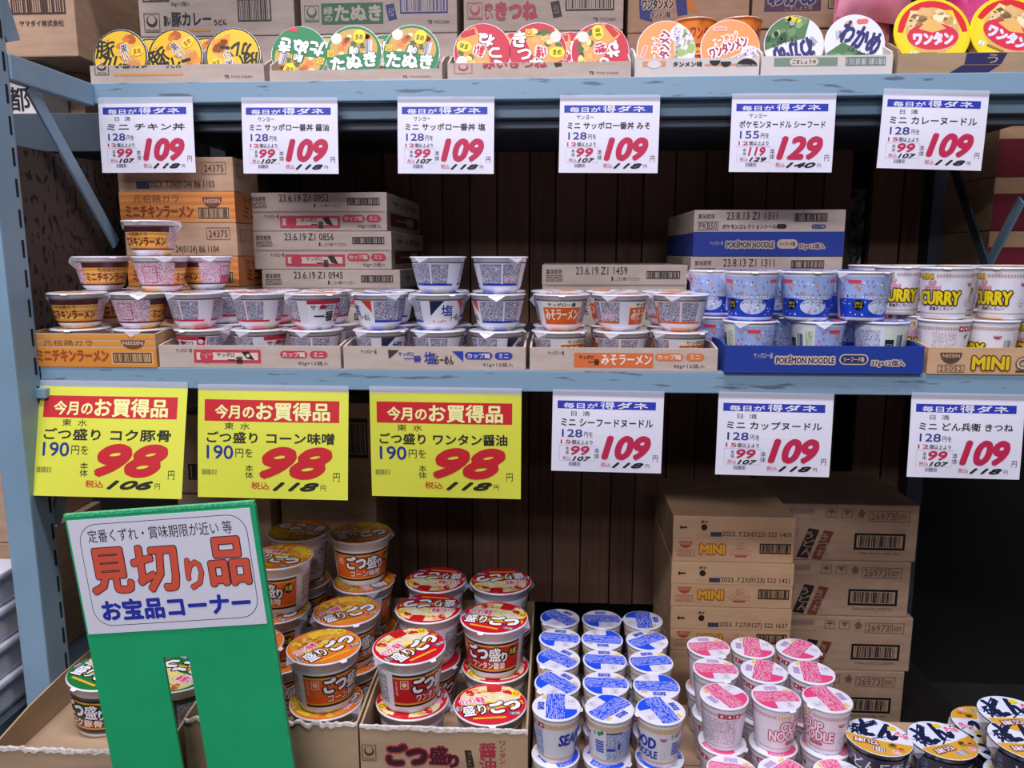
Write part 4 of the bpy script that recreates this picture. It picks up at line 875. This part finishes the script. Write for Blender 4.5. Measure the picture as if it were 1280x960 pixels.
# orange cups standing behind the orange-lidded bowls
ol = Print(100, 20, 1); ol.R(-50, 0, 50, 20, '#e8842c', 0); ol.R(-50, 15, 50, 17.5, '#8c4818', 1); ol.R(-50, 17.6, 50, 20, '#e8b030', 1); ol.T('ワンタン', -8, 3, 12, 12, '#a03040', .03); ol.R(16, 1, 34, 14, '#e09c9c', 1); ol.T('ワン', 18, 3, 32, 10, '#b04860', .03, l=3)
ll = Print(2, 2, 1); ll.E(0, 0, 1, 1, '#e88838', .5, 24)
define('orangecup', cup_prof(.052, .043, .078), .078, ol, (.0493, .0432, .069, .006), ll, .052, body=noisy('orange_plastic', '#e07820', '#e88430', 5, .35, coat=.6), flap=False)
for k, (px, n) in enumerate(((800, 1), (868, 2), (925, 2))):
    for j in range(n):
        put('orangecup', 'noodle_cup', (at(px, 30, Y=.46).x, .465, TZ+.001+.0795*j), 'orange noodle cup standing behind orange-lidded bowls, %s%s' % (['left', 'middle', 'right'][k], '' if n == 1 else ', '+['lower', 'upper'][j]), 'noodle cup', 'standing orange cups on the top shelf', 20*k-10)

# ------------------------------------------------------------------ bottom shelf
LZ = BASEZ+.0005
p = Print(200, 266); d = '#44232c'
p.O(2, 24, 19, 46, '#3c3028', .7); p.E(10.5, 32.5, 6, 6.5, '#3c3028', 2, 16); p.E(10.5, 31, 4.4, 4.8, '#a88c6c', 3, 14); p.T('MARUCHAN', 4, 41.5, 17, 44.5, '#3c3028')
p.T('ごつ', 31, 21, 81, 51, '#38181c', .09, l=5, o='#a02438', ow=.07); p.T('盛', 83, 23, 105, 47, '#38181c', .03, l=5, o='#a02438', ow=.07); p.T('り', 105, 33, 118, 51, '#38181c', .06, l=5, o='#a02438', ow=.07)
p.G([(125, 27), (128, 51), (137, 50), (133, 27)], '#2c241c', 2); p.T('ラ\nー\nメ\nン', 128.5, 30, 133.5, 48, '#a88c6c', l=4); p.T('醤\n油', 142, 16, 163, 56, '#a83040', .03); p.T('ワ\nン\nタ\nン', 166, 13, 174, 44, '#a83040', .02)
tray(-.354, -.041, -.19, .515, LOWZ, .404, .416, CARD_G(), 'brown open carton with dark red lettering, bottom shelf centre', 'open cartons on the bottom shelf', p, torn=.0015, name='open_carton', floor=.275)
tray(-.690, -.358, -.188, .515, LOWZ, .407, .416, CARD_G(), 'plain brown open carton with frayed white rim behind green sign', 'open cartons on the bottom shelf', None, torn=.008, name='open_carton', floor=.275)
o = tray(-1.028, -.700, -.245, .46, LOWZ, .374, .398, CARD_G(), 'torn brown open carton at bottom left below rack post', 'open cartons on the bottom shelf', None, torn=.004, name='open_carton', floor=.322)
g = 'large noodle cups on the bottom shelf'
H1 = .1145; zc = [LZ+.003+H1*k for k in range(3)]
def big(kind, X, Y, lay, rz, label): put(kind, 'large_noodle_cup', (X, Y, zc[lay]), label, 'noodle cup', g, rz)
CX = (-.2735, -.119)
R0 = [-.078, .078, .232]
big('bigred', CX[0]-.002, R0[0], 0, 180, 'large red cup under the front red one, left column'); big('bigred', CX[1], R0[0]-.008, 0, 8, 'large red-lidded cup with nothing on it, front right')
big('bigred', CX[0]-.006, R0[0], 1, 48, 'large red-lidded cup standing on another, front left of red ones')
big('bigred', CX[0]+.002, R0[1]+.008, 0, 60, 'large red cup low in the second row, left column'); big('bigred', CX[1]+.0, .060, 0, -170, 'large red cup low in the second row, right column')
big('bigred', CX[0]+.006, R0[1]+.010, 1, 175, 'large red-lidded cup, lid half shaded, second row left'); big('bigred', CX[1]-.002, .052, 1, -18, 'large red-banded cup with face forward, second row right')
for i in (0, 1):
    big('bigred', CX[i], R0[2]+.004, 0, 30, 'large red cup low in the third row, %s column' % ['left', 'right'][i]); big('bigred', CX[i], R0[2]+.004, 1, [170, -175][i], 'large red cup in the shaded third row, %s column' % ['left', 'right'][i])
BX = (-.603, -.447)
for i in (0, 1):
    for r in (0, 1, 2):
        y = (-.088, .066, .222)[r]
        big('bigorange', BX[i]+(.004 if r else 0), y, 0, (160, 20, 100)[r], 'large orange cup of the lowest layer, %s column, %s row' % (['left', 'right'][i], ORD[r]))
        big('bigorange', BX[i]+(.004 if r else 0), y, 1, (46, 30, 120)[r] if i else (80, -20, 10)[r], 'large orange cup of the second layer, %s column, %s row' % (['left', 'right'][i], ORD[r]))
big('bigorange', BX[1]-.004, .235, 2, 14, 'large orange cup of the top layer, shaded, right column')
big('bigorange', BX[0]+.012, .082, 2, -25, 'large orange cup of the top layer beside the green sign')
big('bigorange', BX[0]+.002, .240, 2, 160, 'large orange cup of the top layer, rearmost left, in shade')
P = at(131, 836, Z=.672)
put('biggreen', 'large_noodle_cup', (P.x-.006, P.y, .5545), 'large green noodle cup in the torn carton, half behind green sign', 'noodle cup', g, -20, tilt=(math.radians(-2), math.radians(4)))
P = at(226, 838, Z=.672)
put('biggreen', 'large_noodle_cup', (P.x, P.y, .5545), 'large green-lidded cup seen through slot of green sign', 'noodle cup', g, 150)

def grid(kind, name, txt, xs, ys, grp, rots, z0=LZ+.002, skip=()):
    for r, y in enumerate(ys):
        for c, X in enumerate(xs):
            for lay in (0, 1):
                if (r, c, lay) in skip: continue
                put(kind, name, (X+rr.uniform(-.002, .002)+.002*r, y+rr.uniform(-.002, .002), z0+.0932*lay), '%s, %s column, %s row from front, %s' % (txt, ['left', 'middle', 'right'][c], ORD[r], ['lower layer', 'upper layer'][lay]), 'noodle cup', grp, rots(r, c, lay))
RS = [[-28, 130, 65], [-60, 5, 175], [-30, 172, 0], [180, 10, 60], [120, 60, 200]]
BR = {(0, 0): 20, (0, 1): 155, (0, 2): 5}
def rs(r, c, lay):
    if lay == 0: return (120, 60, 10)[c]+40*r
    return [[84, -141, -74], [-48, -5, 176], [-45, -8, 4], [-12, 172, 28], [-50, -4, -95]][r][c]
grid('seafood', 'noodle_cup', 'blue-lidded noodle cup', (.012, .104, .198), (-.203, -.124, -.036, .050, .140), 'blue-lidded cups on the bottom shelf', rs)
def rp_(r, c, lay):
    if lay == 0: return (10, 60, 120)[c]+50*r
    return {0: [100, 60, -40], 1: [140, 24, -58], 2: [18, 90, 100], 3: [30, 100, 70]}[r][c]
grid('pinkcup', 'noodle_cup', 'pink-lidded noodle cup', (.320, .412, .506), (-.236, -.152, -.060, .030), 'pink-lidded cups on the bottom shelf', rp_, skip=((0, 0, 1), (0, 1, 1), (0, 2, 1)))
g = 'white and mustard lidded bowls at bottom right'
for k, (px, py, lay, rz, t) in enumerate([(1098, 921, 1, -20, 'leftmost, front of the dark gap'), (1178, 925, 1, 22, 'second from left, beside the leftmost'), (1100, 968, 0, 160, 'left of the lowest row'), (1190, 966, 0, 8, 'right of the lowest row'),
        (1268, 893, 2, 8, 'rear one at the right edge'), (1284, 925, 2, 4, 'front one at the right edge'), (1232, 905, 1, 170, 'low one tucked between others, right')]):
    Z = LZ+.002+.0702*lay+.0685; P = at(px, py, Z=Z); put('udon', 'udon_bowl', (P.x, P.y, LZ+.002+.0702*lay), 'dark bowl with white and mustard lid, '+t, 'noodle bowl', g, rz)
for k, (px, py, lay) in enumerate([(1098, 921, 0), (1178, 925, 0), (1268, 893, 0), (1268, 893, 1), (1284, 925, 0), (1284, 925, 1)]):
    up_ = 1 if px < 1200 else 2; P = at(px, py, Z=LZ+.002+.0702*up_+.0685)
    put('udon', 'udon_bowl', (P.x, P.y, LZ+.002+.0702*lay), 'dark bowl %s under %s' % (['at the base', 'in the middle'][lay], ['the leftmost mustard lid', 'the second mustard lid', 'the rear bowl at right edge', 'the rear bowl at right edge', 'the front bowl at right edge', 'the front bowl at right edge'][k]), 'noodle bowl', g, 90)

for x0, x1, y0, dp, t in ((-.036, .250, -.262, .50, 'blue-lidded cups'), (.262, .560, -.300, .42, 'pink-lidded cups'), (.572, 1.02, -.34, .42, 'mustard-lidded bowls')):
    carton(x0, x1, y0, dp, LOWZ, BASEZ-LOWZ-.0002, CARD(), 'closed brown carton carrying the '+t, 'closed cartons below the cups on the bottom shelf', None)
# cartons in the dark at the back of the bottom shelf
def mini(date):
    p = Print(155, 56); d = '#241c18'; p.G([(8, 14), (11, 11), (11, 13), (18, 13), (18, 15), (11, 15), (11, 17)], d, 2); p.T('押す', 35, 5, 44, 9, d, .02); p.E(39.5, 13.5, 4, 3.8, d, 2, 14); p.T(date, 63, 18, 150, 25.5, d, 0); p.R(48, 19, 62, 24.5, '#3c3c58', 2)
    p.E(17, 31, 8.5, 8, '#b84c34', 2, 14, 180, 360); p.T('NISSIN', 10.5, 32, 23.5, 35, '#d8b898', .01, l=4); p.O(6, 41, 29, 49, '#b87860', .6); p.T('25051', 8, 42.4, 27, 47.6, '#b87860'); p.T('MINI', 35, 34, 67, 46, '#e0a830', .08, l=5, o='#b05820', ow=.12)
    p.T('CUP\nNOODLE', 75, 32, 100, 46, '#d8a890', .05, l=5, o='#c87860', ow=.06); p.R(80, 47, 95, 49, '#b05040', 2); p.B(111, 32, 150, 44, d, frame=1.3, n=24)
    return p
for k in range(6):
    date = ['2023. 7.27(0127) S22 1637']*4+['2023. 7.23(0123) S22 1421', '2023. 7.23(0123) S22 1405']; zz = .505+.0638*0
ztop = .883; hh = (ztop-LOWZ-.001)/4 if False else .1135
zs = [ztop-.1175*(k+1)+.0 for k in range(3)]
b0 = LOWZ+.0005; n0 = 3; 
hcs = [.1145]*3
zb = ztop-.1155*3
for k in range(3):
    carton((.291, .289, .289)[k], (.581, .580, .577)[k]+.0, .30, .32, zb+.1155*k, .115, CARD_T(), 'tan carton with yellow lettering, %s of the stack behind pink cups' % ['third from top', 'second from top', 'topmost'][k], 'tan cartons behind the pink cups', mini(['2023. 7.27(0127) S22 1637', '2023. 7.23(0123) S22 1421', '2023. 7.23(0123) S22 1405'][k]), cap=.5)
carton(.292, .582, .30, .32, LOWZ, zb-LOWZ-.0005, CARD_T(), 'short tan carton at the base of the stack behind pink cups', None)
p = Print(152, 68); d = '#4c2c24'; c_ = '#7c5c50'
p.R(4, 5, 38, 12, '#a08478', 1); p.T('日清のどん兵衛', 5, 6, 36, 11, '#806458'); p.T('きつねうどんミニ×12', 2, 17, 40, 20, c_); p.O(50, 5, 62, 16, c_, .7); p.E(56, 10, 4, 3.4, c_, 3, 12, 0, 180); p.R(55.5, 9, 56.4, 14.5, c_, 3); p.O(67, 5, 79, 16, c_, .7); p.G([(69, 7), (73, 13), (77, 7)], c_, 3); p.G([(84, 11), (89, 5), (94, 11), (92, 11), (92, 15), (86, 15), (86, 11)], c_, 2)
p.O(97, 7, 127, 20, c_, .8); p.T('26973', 99, 9, 125, 18, c_, .02); p.O(128, 7, 142, 20, c_, .8); p.R(130, 11, 139, 17, fine(c_, '#ad8c72', 1.4, 2.4, .5), 2)
p.E(10, 34, 11, 8, '#a07468', 1, 16); p.E(10, 34, 10, 7, '#a88e80', 1.5, 16); p.G([(-1+4, 62), (9, 46), (17, 62)], '#6c4c40', 2); p.G([(32, 29), (20, 64), (33, 66), (44, 31)], '#2c1c1c', 2); p.T('う\nど\nん', 25, 33, 40, 62, '#a08878', .03, l=4); p.G([(49, 31), (37, 66), (48, 67), (60, 33)], '#7c3c2c', 2); p.T('き\nつ\nね', 42, 35, 56, 63, '#a08878', .02, l=4)
p.B(83, 34, 139, 54, '#181214', frame=2.6, n=26); p.R(88, 57, 134, 59.6, fine(c_, '#b18f74', 1.6, 6, .6), 2)
zt = .853
for k in range(4):
    hh = .1550; z0 = zt-(k+1)*.1560
    carton(.60+(.02 if k == 2 else 0), .955-(.008 if k == 1 else -.01 if k == 2 else 0), .50, .32, z0, hh, CARD(), 'shaded brown carton with framed barcode, %s from top' % ORD[k], 'shaded brown cartons at the back of the bottom shelf', p)
# cartons of the bay to the right
p = Print(90, 150); p.G([(34, 22), (42, 16), (42, 20), (54, 20), (54, 24), (42, 24), (42, 28)], '#241418', 2); p.R(0, 46, 90, 150, '#7c2030', 1)
p.G([(20, 110), (30, 80), (44, 66), (60, 70), (74, 90), (80, 110)], '#a87078', 2); p.G([(23, 108), (32, 82), (45, 69), (59, 73), (71, 91), (76, 108)], '#74202f', 3)
Yr = .72
for k in range(5):
    A = at(1232, 200, Y=Yr)
    carton(A.x+.03, A.x+.42, Yr, .3, 1.275+.142*k, .141, CARD_T(), 'red and tan carton in the neighbouring bay, %s from bottom' % ORD[k], 'red and tan cartons in the right-hand bay', p)
o = root('neighbour_shelf', (0, 0, 0), 'dark shelf of the right-hand neighbouring bay, plus a deck added for shade', 'shelf')
link('shelf_deck', bbox_mesh('shelf_deck', (XR+.06, 2.4, .62, 1.04, 1.23, 1.2745), STEEL()), o)
link('shelf_deck', bbox_mesh('shelf_deck', (XR+.06, 2.4, .30, 1.04, 1.992, 2.03), STEEL()), o)  # upper deck added to shade the cartons of this bay
o = root('plastic_bag', (.955, 1.083, 1.28), 'crumpled clear bag showing in the narrow gap between planks', 'bag')
V = []; Fc = []; rb_ = random.Random(5)
for j in range(15):
    for i in range(5): V.append((-.026+.013*i, rb_.uniform(-.006, .006), j*.03))
for j in range(14):
    for i in range(4): a = j*5+i; Fc.append((a, a+1, a+6, a+5))
link('bag_film', mk('bag_film', V, Fc, noisy('bag', '#3c3a40', '#8c8890', 30, .25)), o)
# left neighbour goods low down
white = noisy('white_tub', '#dcdce8', '#e6e6f0', 5, .3, coat=.6)
def tub(cx, y, z, wd, dp, hg, mat, label, lm):
    o = root('lidded_tub', (cx, y, z), label, 'tub', 'white lidded tubs beyond the left post' if mat is white else None)
    bm = bbox_mesh('tub_body', (-wd/2+.008, wd/2-.008, .008, dp-.008, 0, hg-.016), mat, .012); link('tub_body', bm, o)
    link('tub_lid', bbox_mesh('tub_lid', (-wd/2, wd/2, 0, dp, hg-.0155, hg), lm, .005), o)
    return o
for k in range(4):
    t = tub(-1.26, -.18, .55+.075*k-.0, .26, .22, .0745, white, 'white lidded tub beyond left post, %s from bottom' % ORD[k], white)
    link('front_print', Print(10, 4).T('焼そば', 6.4, 1.2, 8, 1.8, '#5c4c30', .03).R(6.2, 2.2, 8.4, 3, fine('#8c7c30', '#e0e0ea', 1, 1.6, .5), 1).build('front_print', on_front(10, 4, -.11, .11, .0076, .01, .055), .02), t)
dk = noisy('charcoal_tub', '#1c1c22', '#26262c', 5, .3, coat=.5)
gl = noisy('grey_lid', '#a4a8b0', '#b0b4bc', 5, .3, coat=.5)
for k in range(4): 
    t = tub(-.965, .22, LOWZ+.2+.0905*k, .12, .20, .09, dk, 'charcoal tub with grey lid right of left post, %s' % ['bottom', 'second', 'third', 'top'][k], gl)
p = Print(60, 80); p.T('そば', 4, 30, 40, 54, '#d8b830', .06, l=5, o='#1c1414', ow=.1); p.T('ヤキ', 4, 58, 30, 72, '#241818', .05); p.E(14, 16, 11, 11, '#4c382c', 1, 18); p.E(14, 16, 9, 9, '#b8957a', 1.5, 18)
carton(-1.48, -1.20, .10, .3, .86, .20, CARD(), 'brown carton with bowl drawing beyond left post, upper', None, p)
carton(-1.50, -1.18, .10, .3, .55, .309, CARD(), 'brown carton beyond left post, lower, behind the tubs', None)
o = root('neighbour_shelf', (0, 0, 0), 'low shelf of the left-hand neighbouring bay', 'shelf')
link('shelf_deck', bbox_mesh('shelf_deck', (-2.2, -1.12, -.22, 1.0, .51, .5495), STEEL()), o)
p = Print(60, 80); p.B(8, 50, 56, 66, '#241c28', frame=1.4, n=16); p.R(40, 18, 48, 40, '#2c3468', 1)
carton(-1.01, -.755, .47, .3, LOWZ+.0005, .636, CARD(), 'brown carton with barcode behind the torn carton', None, None)
carton(-1.00, -.765, .46, .3, LOWZ+.637, .215, CARD(), 'brown carton with barcode stacked below the first yellow card', None, p)
carton(-.745, -.48, .52, .3, LOWZ+.0005, .876, CARD(), 'tall brown carton just above the green sign, in shade', None, Print(60, 80).B(36, 4, 56, 14, '#241c28', frame=1, n=14))

# ------------------------------------------------------------------ price cards
CR, NV, BK = '#c0244e', '#223088', '#1c1620'
def white_card(maker, name, price, box_, small, tax, big_, bigtax):
    p = Print(100, 71); p.R(0, 0, 100, 71, '#e4e2ee', .5)
    p.R(4.5, 4.5, 93, 11.8, '#2434a8', 1); p.T('毎日が', 10, 6.4, 41, 11.4, '#eceaf6', .03); p.T('得', 43, 4.8, 56, 11.7, '#eceaf6', .02); p.T('ダネ', 58, 5.2, 86, 11.2, '#eceaf6', .04)
    p.T(maker, 17, 14, 34, 18.4, BK, .0); p.T(name, 8, 20.8, 91, 28, BK, .025); p.T(price, 9, 31, 27.5, 38.2, NV, .02); p.T('円を', 29, 33, 37, 38, BK, 0)
    p.T(box_, 8, 41, 17.5, 44.6, CR, .03); p.T('個以上より', 18, 40.8, 37, 45, BK, .02); p.O(7, 46, 39, 61, '#b8b0d0', .3, 1.5)
    p.T('本\n体', 12.5, 47.5, 16, 55, BK, 0); p.T(small, 17.5, 46.6, 34.5, 55.2, CR, .055, sh=.2); p.T('税込', 10, 56.6, 18, 60.2, CR, .01); p.T(tax, 19, 56.4, 36, 60.8, BK, .075, sh=.3)
    p.B(16, 62, 27, 65.6, '#6c6878', n=14); p.T('本\n体', 39, 48, 43.4, 58.4, BK, .0); p.T(big_, 45, 35.8, 90, 59.2, CR, .085, sh=.25); p.T('円', 92, 54, 96.6, 59.8, BK, 0)
    p.T('税込', 45, 61.6, 54, 66.2, CR, .01); p.T(bigtax, 55, 61.4, 84, 66.8, BK, .10, sh=.35); p.T('円', 85.5, 62.6, 89, 66.2, BK, 0)
    return p
def yellow_card(name, tax):
    Y_ = '#dcde46'; RD = '#c81c28'; p = Print(100, 70); p.R(0, 0, 100, 70, Y_, .5); p.R(4.5, 6, 94, 20, RD, 1)
    p.T('今月の', 11.5, 9.2, 38, 18.4, '#f4f0a0', .04, l=3); p.T('お買得品', 39, 7.2, 88, 19.2, '#f4f0a0', .04, l=3); p.T('東  水', 18, 20.8, 35, 25.2, BK, .0); p.T(name, 6, 26.6, 91, 34.2, '#222018', .035)
    p.T('190', 6, 35.6, 24, 44.6, NV, .025); p.T('円を', 25.5, 37.4, 37, 43.2, BK, 0); p.B(2.5, 51.5, 13, 55, '#8c8c40', n=16); p.T('本\n体', 32, 48, 37.4, 57, BK, 0)
    p.T('98', 41, 35.8, 90, 57.2, RD, .095, sh=.35); p.T('円', 90.4, 52.4, 94.6, 58, BK, .01); p.T('税込', 36, 59.2, 48, 64, RD, .02); p.T(tax, 50, 59, 81, 64.9, '#222018', .10, sh=.4); p.T('円', 82, 60.6, 85.4, 64.2, BK, 0)
    return p
def card(corners, Y, Wm, Hm, design, label, group, tiltout=0, bow=.004, rot=None, yel=False):
    (ax, ay), (bx, by) = corners; A = at(ax, ay, Y=Y); B_ = at(bx, by, Y=Y); C_ = (A+B_)/2
    ang = -math.atan2(B_.z-A.z, B_.x-A.x) if rot is None else math.radians(rot); Wm = (B_-A).length
    o = root('price_card', C_, label, 'price card', group, (0, ang, 0)); W, H = design.W, design.H
    def fn(x, y, l):
        u = x/W-.5; v = y/H
        return (u*Wm, -tiltout*v-bow*math.sin(math.pi*v)*(.6+.4*math.cos(5*u))-.001-LS*l*.8, -v*Hm)
    n = 8; V, Fc = [], []
    for s in (0, 1):
        for j in range(n+1):
            for i in range(n+1):
                q = fn(i/n*W, j/n*H, 0); V.append((q[0], q[1]+(.0006 if s else 0), q[2]))
    k = (n+1)**2
    for j in range(n):
        for i in range(n):
            a = j*(n+1)+i; Fc.append((a, a+n+1, a+n+2, a+1)); a += k; Fc.append((a, a+1, a+n+2, a+n+1))
    ring = [i for i in range(n+1)]+[(j+1)*(n+1)-1 for j in range(1, n+1)]+[n*(n+1)+i for i in range(n-1, -1, -1)]+[j*(n+1) for j in range(n-1, 0, -1)]
    for a, b in zip(ring, ring[1:]+ring[:1]): Fc.append((a, b, b+k, a+k))
    paper = ink('#dcde46' if yel else '#e4e2ee')
    pp = link('paper', mk('paper', V, Fc, paper), o)
    # the flat print follows the sheet: split it finely so that it bends along
    d2 = design
    link('print', d2.build('card_print', fn, Wm/W, step=W/n), pp)
    link('tape', mk('tape', *box(-Wm/2, Wm/2, -.0016, -.0009, -.001, .012), film()), o)
    return o
G2 = 'white price cards on the upper beam'; YC = YT-.003
TC = [((123, 129), (241, 128), '日  清', 'ミニ チキン丼', '128', '12', '99', '107', '109', '118', 'with no maker strip wrinkle, leftmost on the upper beam'),
      ((302, 129), (422, 129), 'サンヨー', 'ミニ サッポロ一番丼 醤油', '128', '12', '99', '107', '109', '118', 'second from left on the upper beam'),
      ((497, 128), (618, 128), 'サンヨー', 'ミニ サッポロ一番丼 塩', '128', '12', '99', '107', '109', '118', 'third from left on the upper beam'),
      ((700, 126), (825, 126), 'サンヨー', 'ミニ サッポロ一番丼 みそ', '128', '12', '99', '107', '109', '118', 'fourth from left on the upper beam'),
      ((915, 124), (1045, 124), 'サンヨー', 'ポケモンヌードル シーフード', '155', '12', '119', '129', '129', '140', 'priced 129, on the upper beam'),
      ((1104, 118), (1236, 121), '日  清', 'ミニ カレーヌードル', '128', '15', '99', '107', '109', '118', 'rightmost on the upper beam')]
for c in TC:
    t = c[10] if 'wrinkle' not in c[10] else 'leftmost on the upper beam'
    card((c[0], c[1]), YC, .212, .151, white_card(*c[2:10]), 'white price card with red price, '+t, G2, tiltout=.006)
G3 = 'white price cards on the lower beam'
for c, t, to in (((691, 494), (830, 497), '日  清', 'ミニ シーフードヌードル', '128', '15', '99', '107', '109', '118'), 'leftmost white one on the lower beam', .004), (((898, 497), (1042, 500), '日  清', 'ミニ カップヌードル', '128', '15', '99', '107', '109', '118'), 'middle white one on the lower beam', .008), (((1139, 498), (1281, 501), '日  清', 'ミニ どん兵衛 きつね', '128', '12', '99', '107', '109', '118'), 'rightmost white one on the lower beam', .012):
    card((c[0], c[1]), -.003, .212, .150, white_card(*c[2:10]), 'white price card with red price, '+t, G3, tiltout=to)
G4 = 'yellow price cards on the lower beam'
for a, b, nm, tx, t, to in (((49, 482), (235, 485), 'ごつ盛り コク豚骨', '106', 'leftmost of three, beside the post', .055), ((248, 487), (436, 490), 'ごつ盛り コーン味噌', '118', 'middle of three', .03), ((462, 490), (652, 493), 'ごつ盛り ワンタン醤油', '118', 'rightmost of three', .0)):
    card((a, b), -.003, .30, .212, yellow_card(nm, tx), 'bright yellow price card with big red 98, '+t, G4, tiltout=to, yel=True)

# ------------------------------------------------------------------ green corrugated sign
YS = -.29
green = noisy('green_plastic', '#1ca468', '#20ac70', 5, .42, bump=0)
m = green; N = m.node_tree.nodes; L = m.node_tree.links; b_ = N['Principled BSDF']
wv = N.new('ShaderNodeTexWave'); wv.wave_type = 'BANDS'; wv.bands_direction = 'X'; wv.inputs['Scale'].default_value = 65; tcn = N.new('ShaderNodeTexCoord'); bu = N.new('ShaderNodeBump'); bu.inputs['Strength'].default_value = .25; bu.inputs['Distance'].default_value = .0006
L.new(tcn.outputs['Object'], wv.inputs[0]); L.new(wv.outputs['Fac'], bu.inputs['Height']); L.new(bu.outputs[0], b_.inputs['Normal'])
O_ = at(80, 645, Y=YS)
T1 = at(316, 628, Y=YS); ang = math.atan2(T1.z-O_.z, T1.x-O_.x); ws = (T1-O_).length
sg = root('discount_sign', O_, 'green corrugated plastic sign board with white and red poster, bottom left', 'sign', None, (0, -ang, 0))
Hs = .60
def loc(px, py):
    q = at(px, py, Y=YS)-O_; ca, sa = math.cos(ang), math.sin(ang)
    return (q.x*ca+q.z*sa, -q.x*sa+q.z*ca)
s0 = loc(204, 822); s1 = loc(236, 822)
x_l, x_r, zs_ = s0[0]+.0, s1[0], s0[1]
outer = [(0, 0), (ws, 0), (ws, -Hs), (x_r, -Hs), (x_r, zs_), (x_l, zs_), (x_l, -Hs), (0, -Hs)]
bm = bmesh.new()
for f in ([(0, 0), (0, zs_), (x_l, zs_), (x_r, zs_), (ws, zs_), (ws, 0)], [(0, zs_), (0, -Hs), (x_l, -Hs), (x_l, zs_)], [(x_r, zs_), (x_r, -Hs), (ws, -Hs), (ws, zs_)]):
    bm.faces.new([bm.verts.new((x, 0, z)) for x, z in f])
bmesh.ops.remove_doubles(bm, verts=bm.verts, dist=1e-5)
bmesh.ops.recalc_face_normals(bm, faces=bm.faces)
r_ = bmesh.ops.extrude_face_region(bm, geom=list(bm.faces)); bmesh.ops.translate(bm, verts=[v for v in r_['geom'] if isinstance(v, bmesh.types.BMVert)], vec=(0, .005, 0))
bmesh.ops.recalc_face_normals(bm, faces=bm.faces)
me = bpy.data.meshes.new('board'); bm.to_mesh(me); bm.free(); me.materials.append(green); link('board', me, sg)
link('board_edge', bbox_mesh('board_edge', (-.001, ws+.001, -.0008, .0085, -.004, .0025), noisy('green_edge', '#2c9c68', '#58c890', 220, .35), .0012), sg)
link('board_edge', bbox_mesh('board_edge', (ws-.0035, ws+.002, -.0006, .0085, -Hs, -.004), noisy('green_edge2', '#20a068', '#30b078', 60, .35), .0012), sg)
p = Print(100, 62); p.R(0, 0, 100, 62, '#dcdae6', .5)
p.RR(5, 2.6, 97, 58, BK, 1, r=10); p.RR(5.35, 2.95, 96.65, 57.65, '#dcdae6', 1.6, r=9.7)
p.T('定番くずれ・賞味期限が近い 等', 10, 5.6, 89, 12.4, BK, .004)
for ch, a, b, c_, d in (('見', 7, 15.5, 31, 40.5), ('切', 31, 15.5, 57, 41), ('り', 60, 24, 70, 41), ('品', 73, 14, 97.0-1.5, 40)):
    p.T(ch, a, b, c_, d, '#d8563f', .042, l=5, o='#281418', ow=.02)
p.T('お宝品コーナー', 10, 43.5, 93, 55.5, '#2430a0', .055, l=4)
q0 = loc(84, 651); q1 = loc(312, 633); q2 = loc(106, 793)
wp = q1[0]-q0[0]; hp = q0[1]-q2[1]
po = link('poster', bbox_mesh('poster', (q0[0], q0[0]+wp, -.0012, -.0002, q0[1]-hp, q0[1]), ink('#dcdae6')), sg, 'white poster with red and blue lettering')
link('poster_print', p.build('poster_print', on_front(100, 62, q0[0], q0[0]+wp, -.0012, q0[1]-hp, q0[1]), wp/100), po)

bpy.data.objects.remove(_to); bpy.data.curves.remove(_tc)
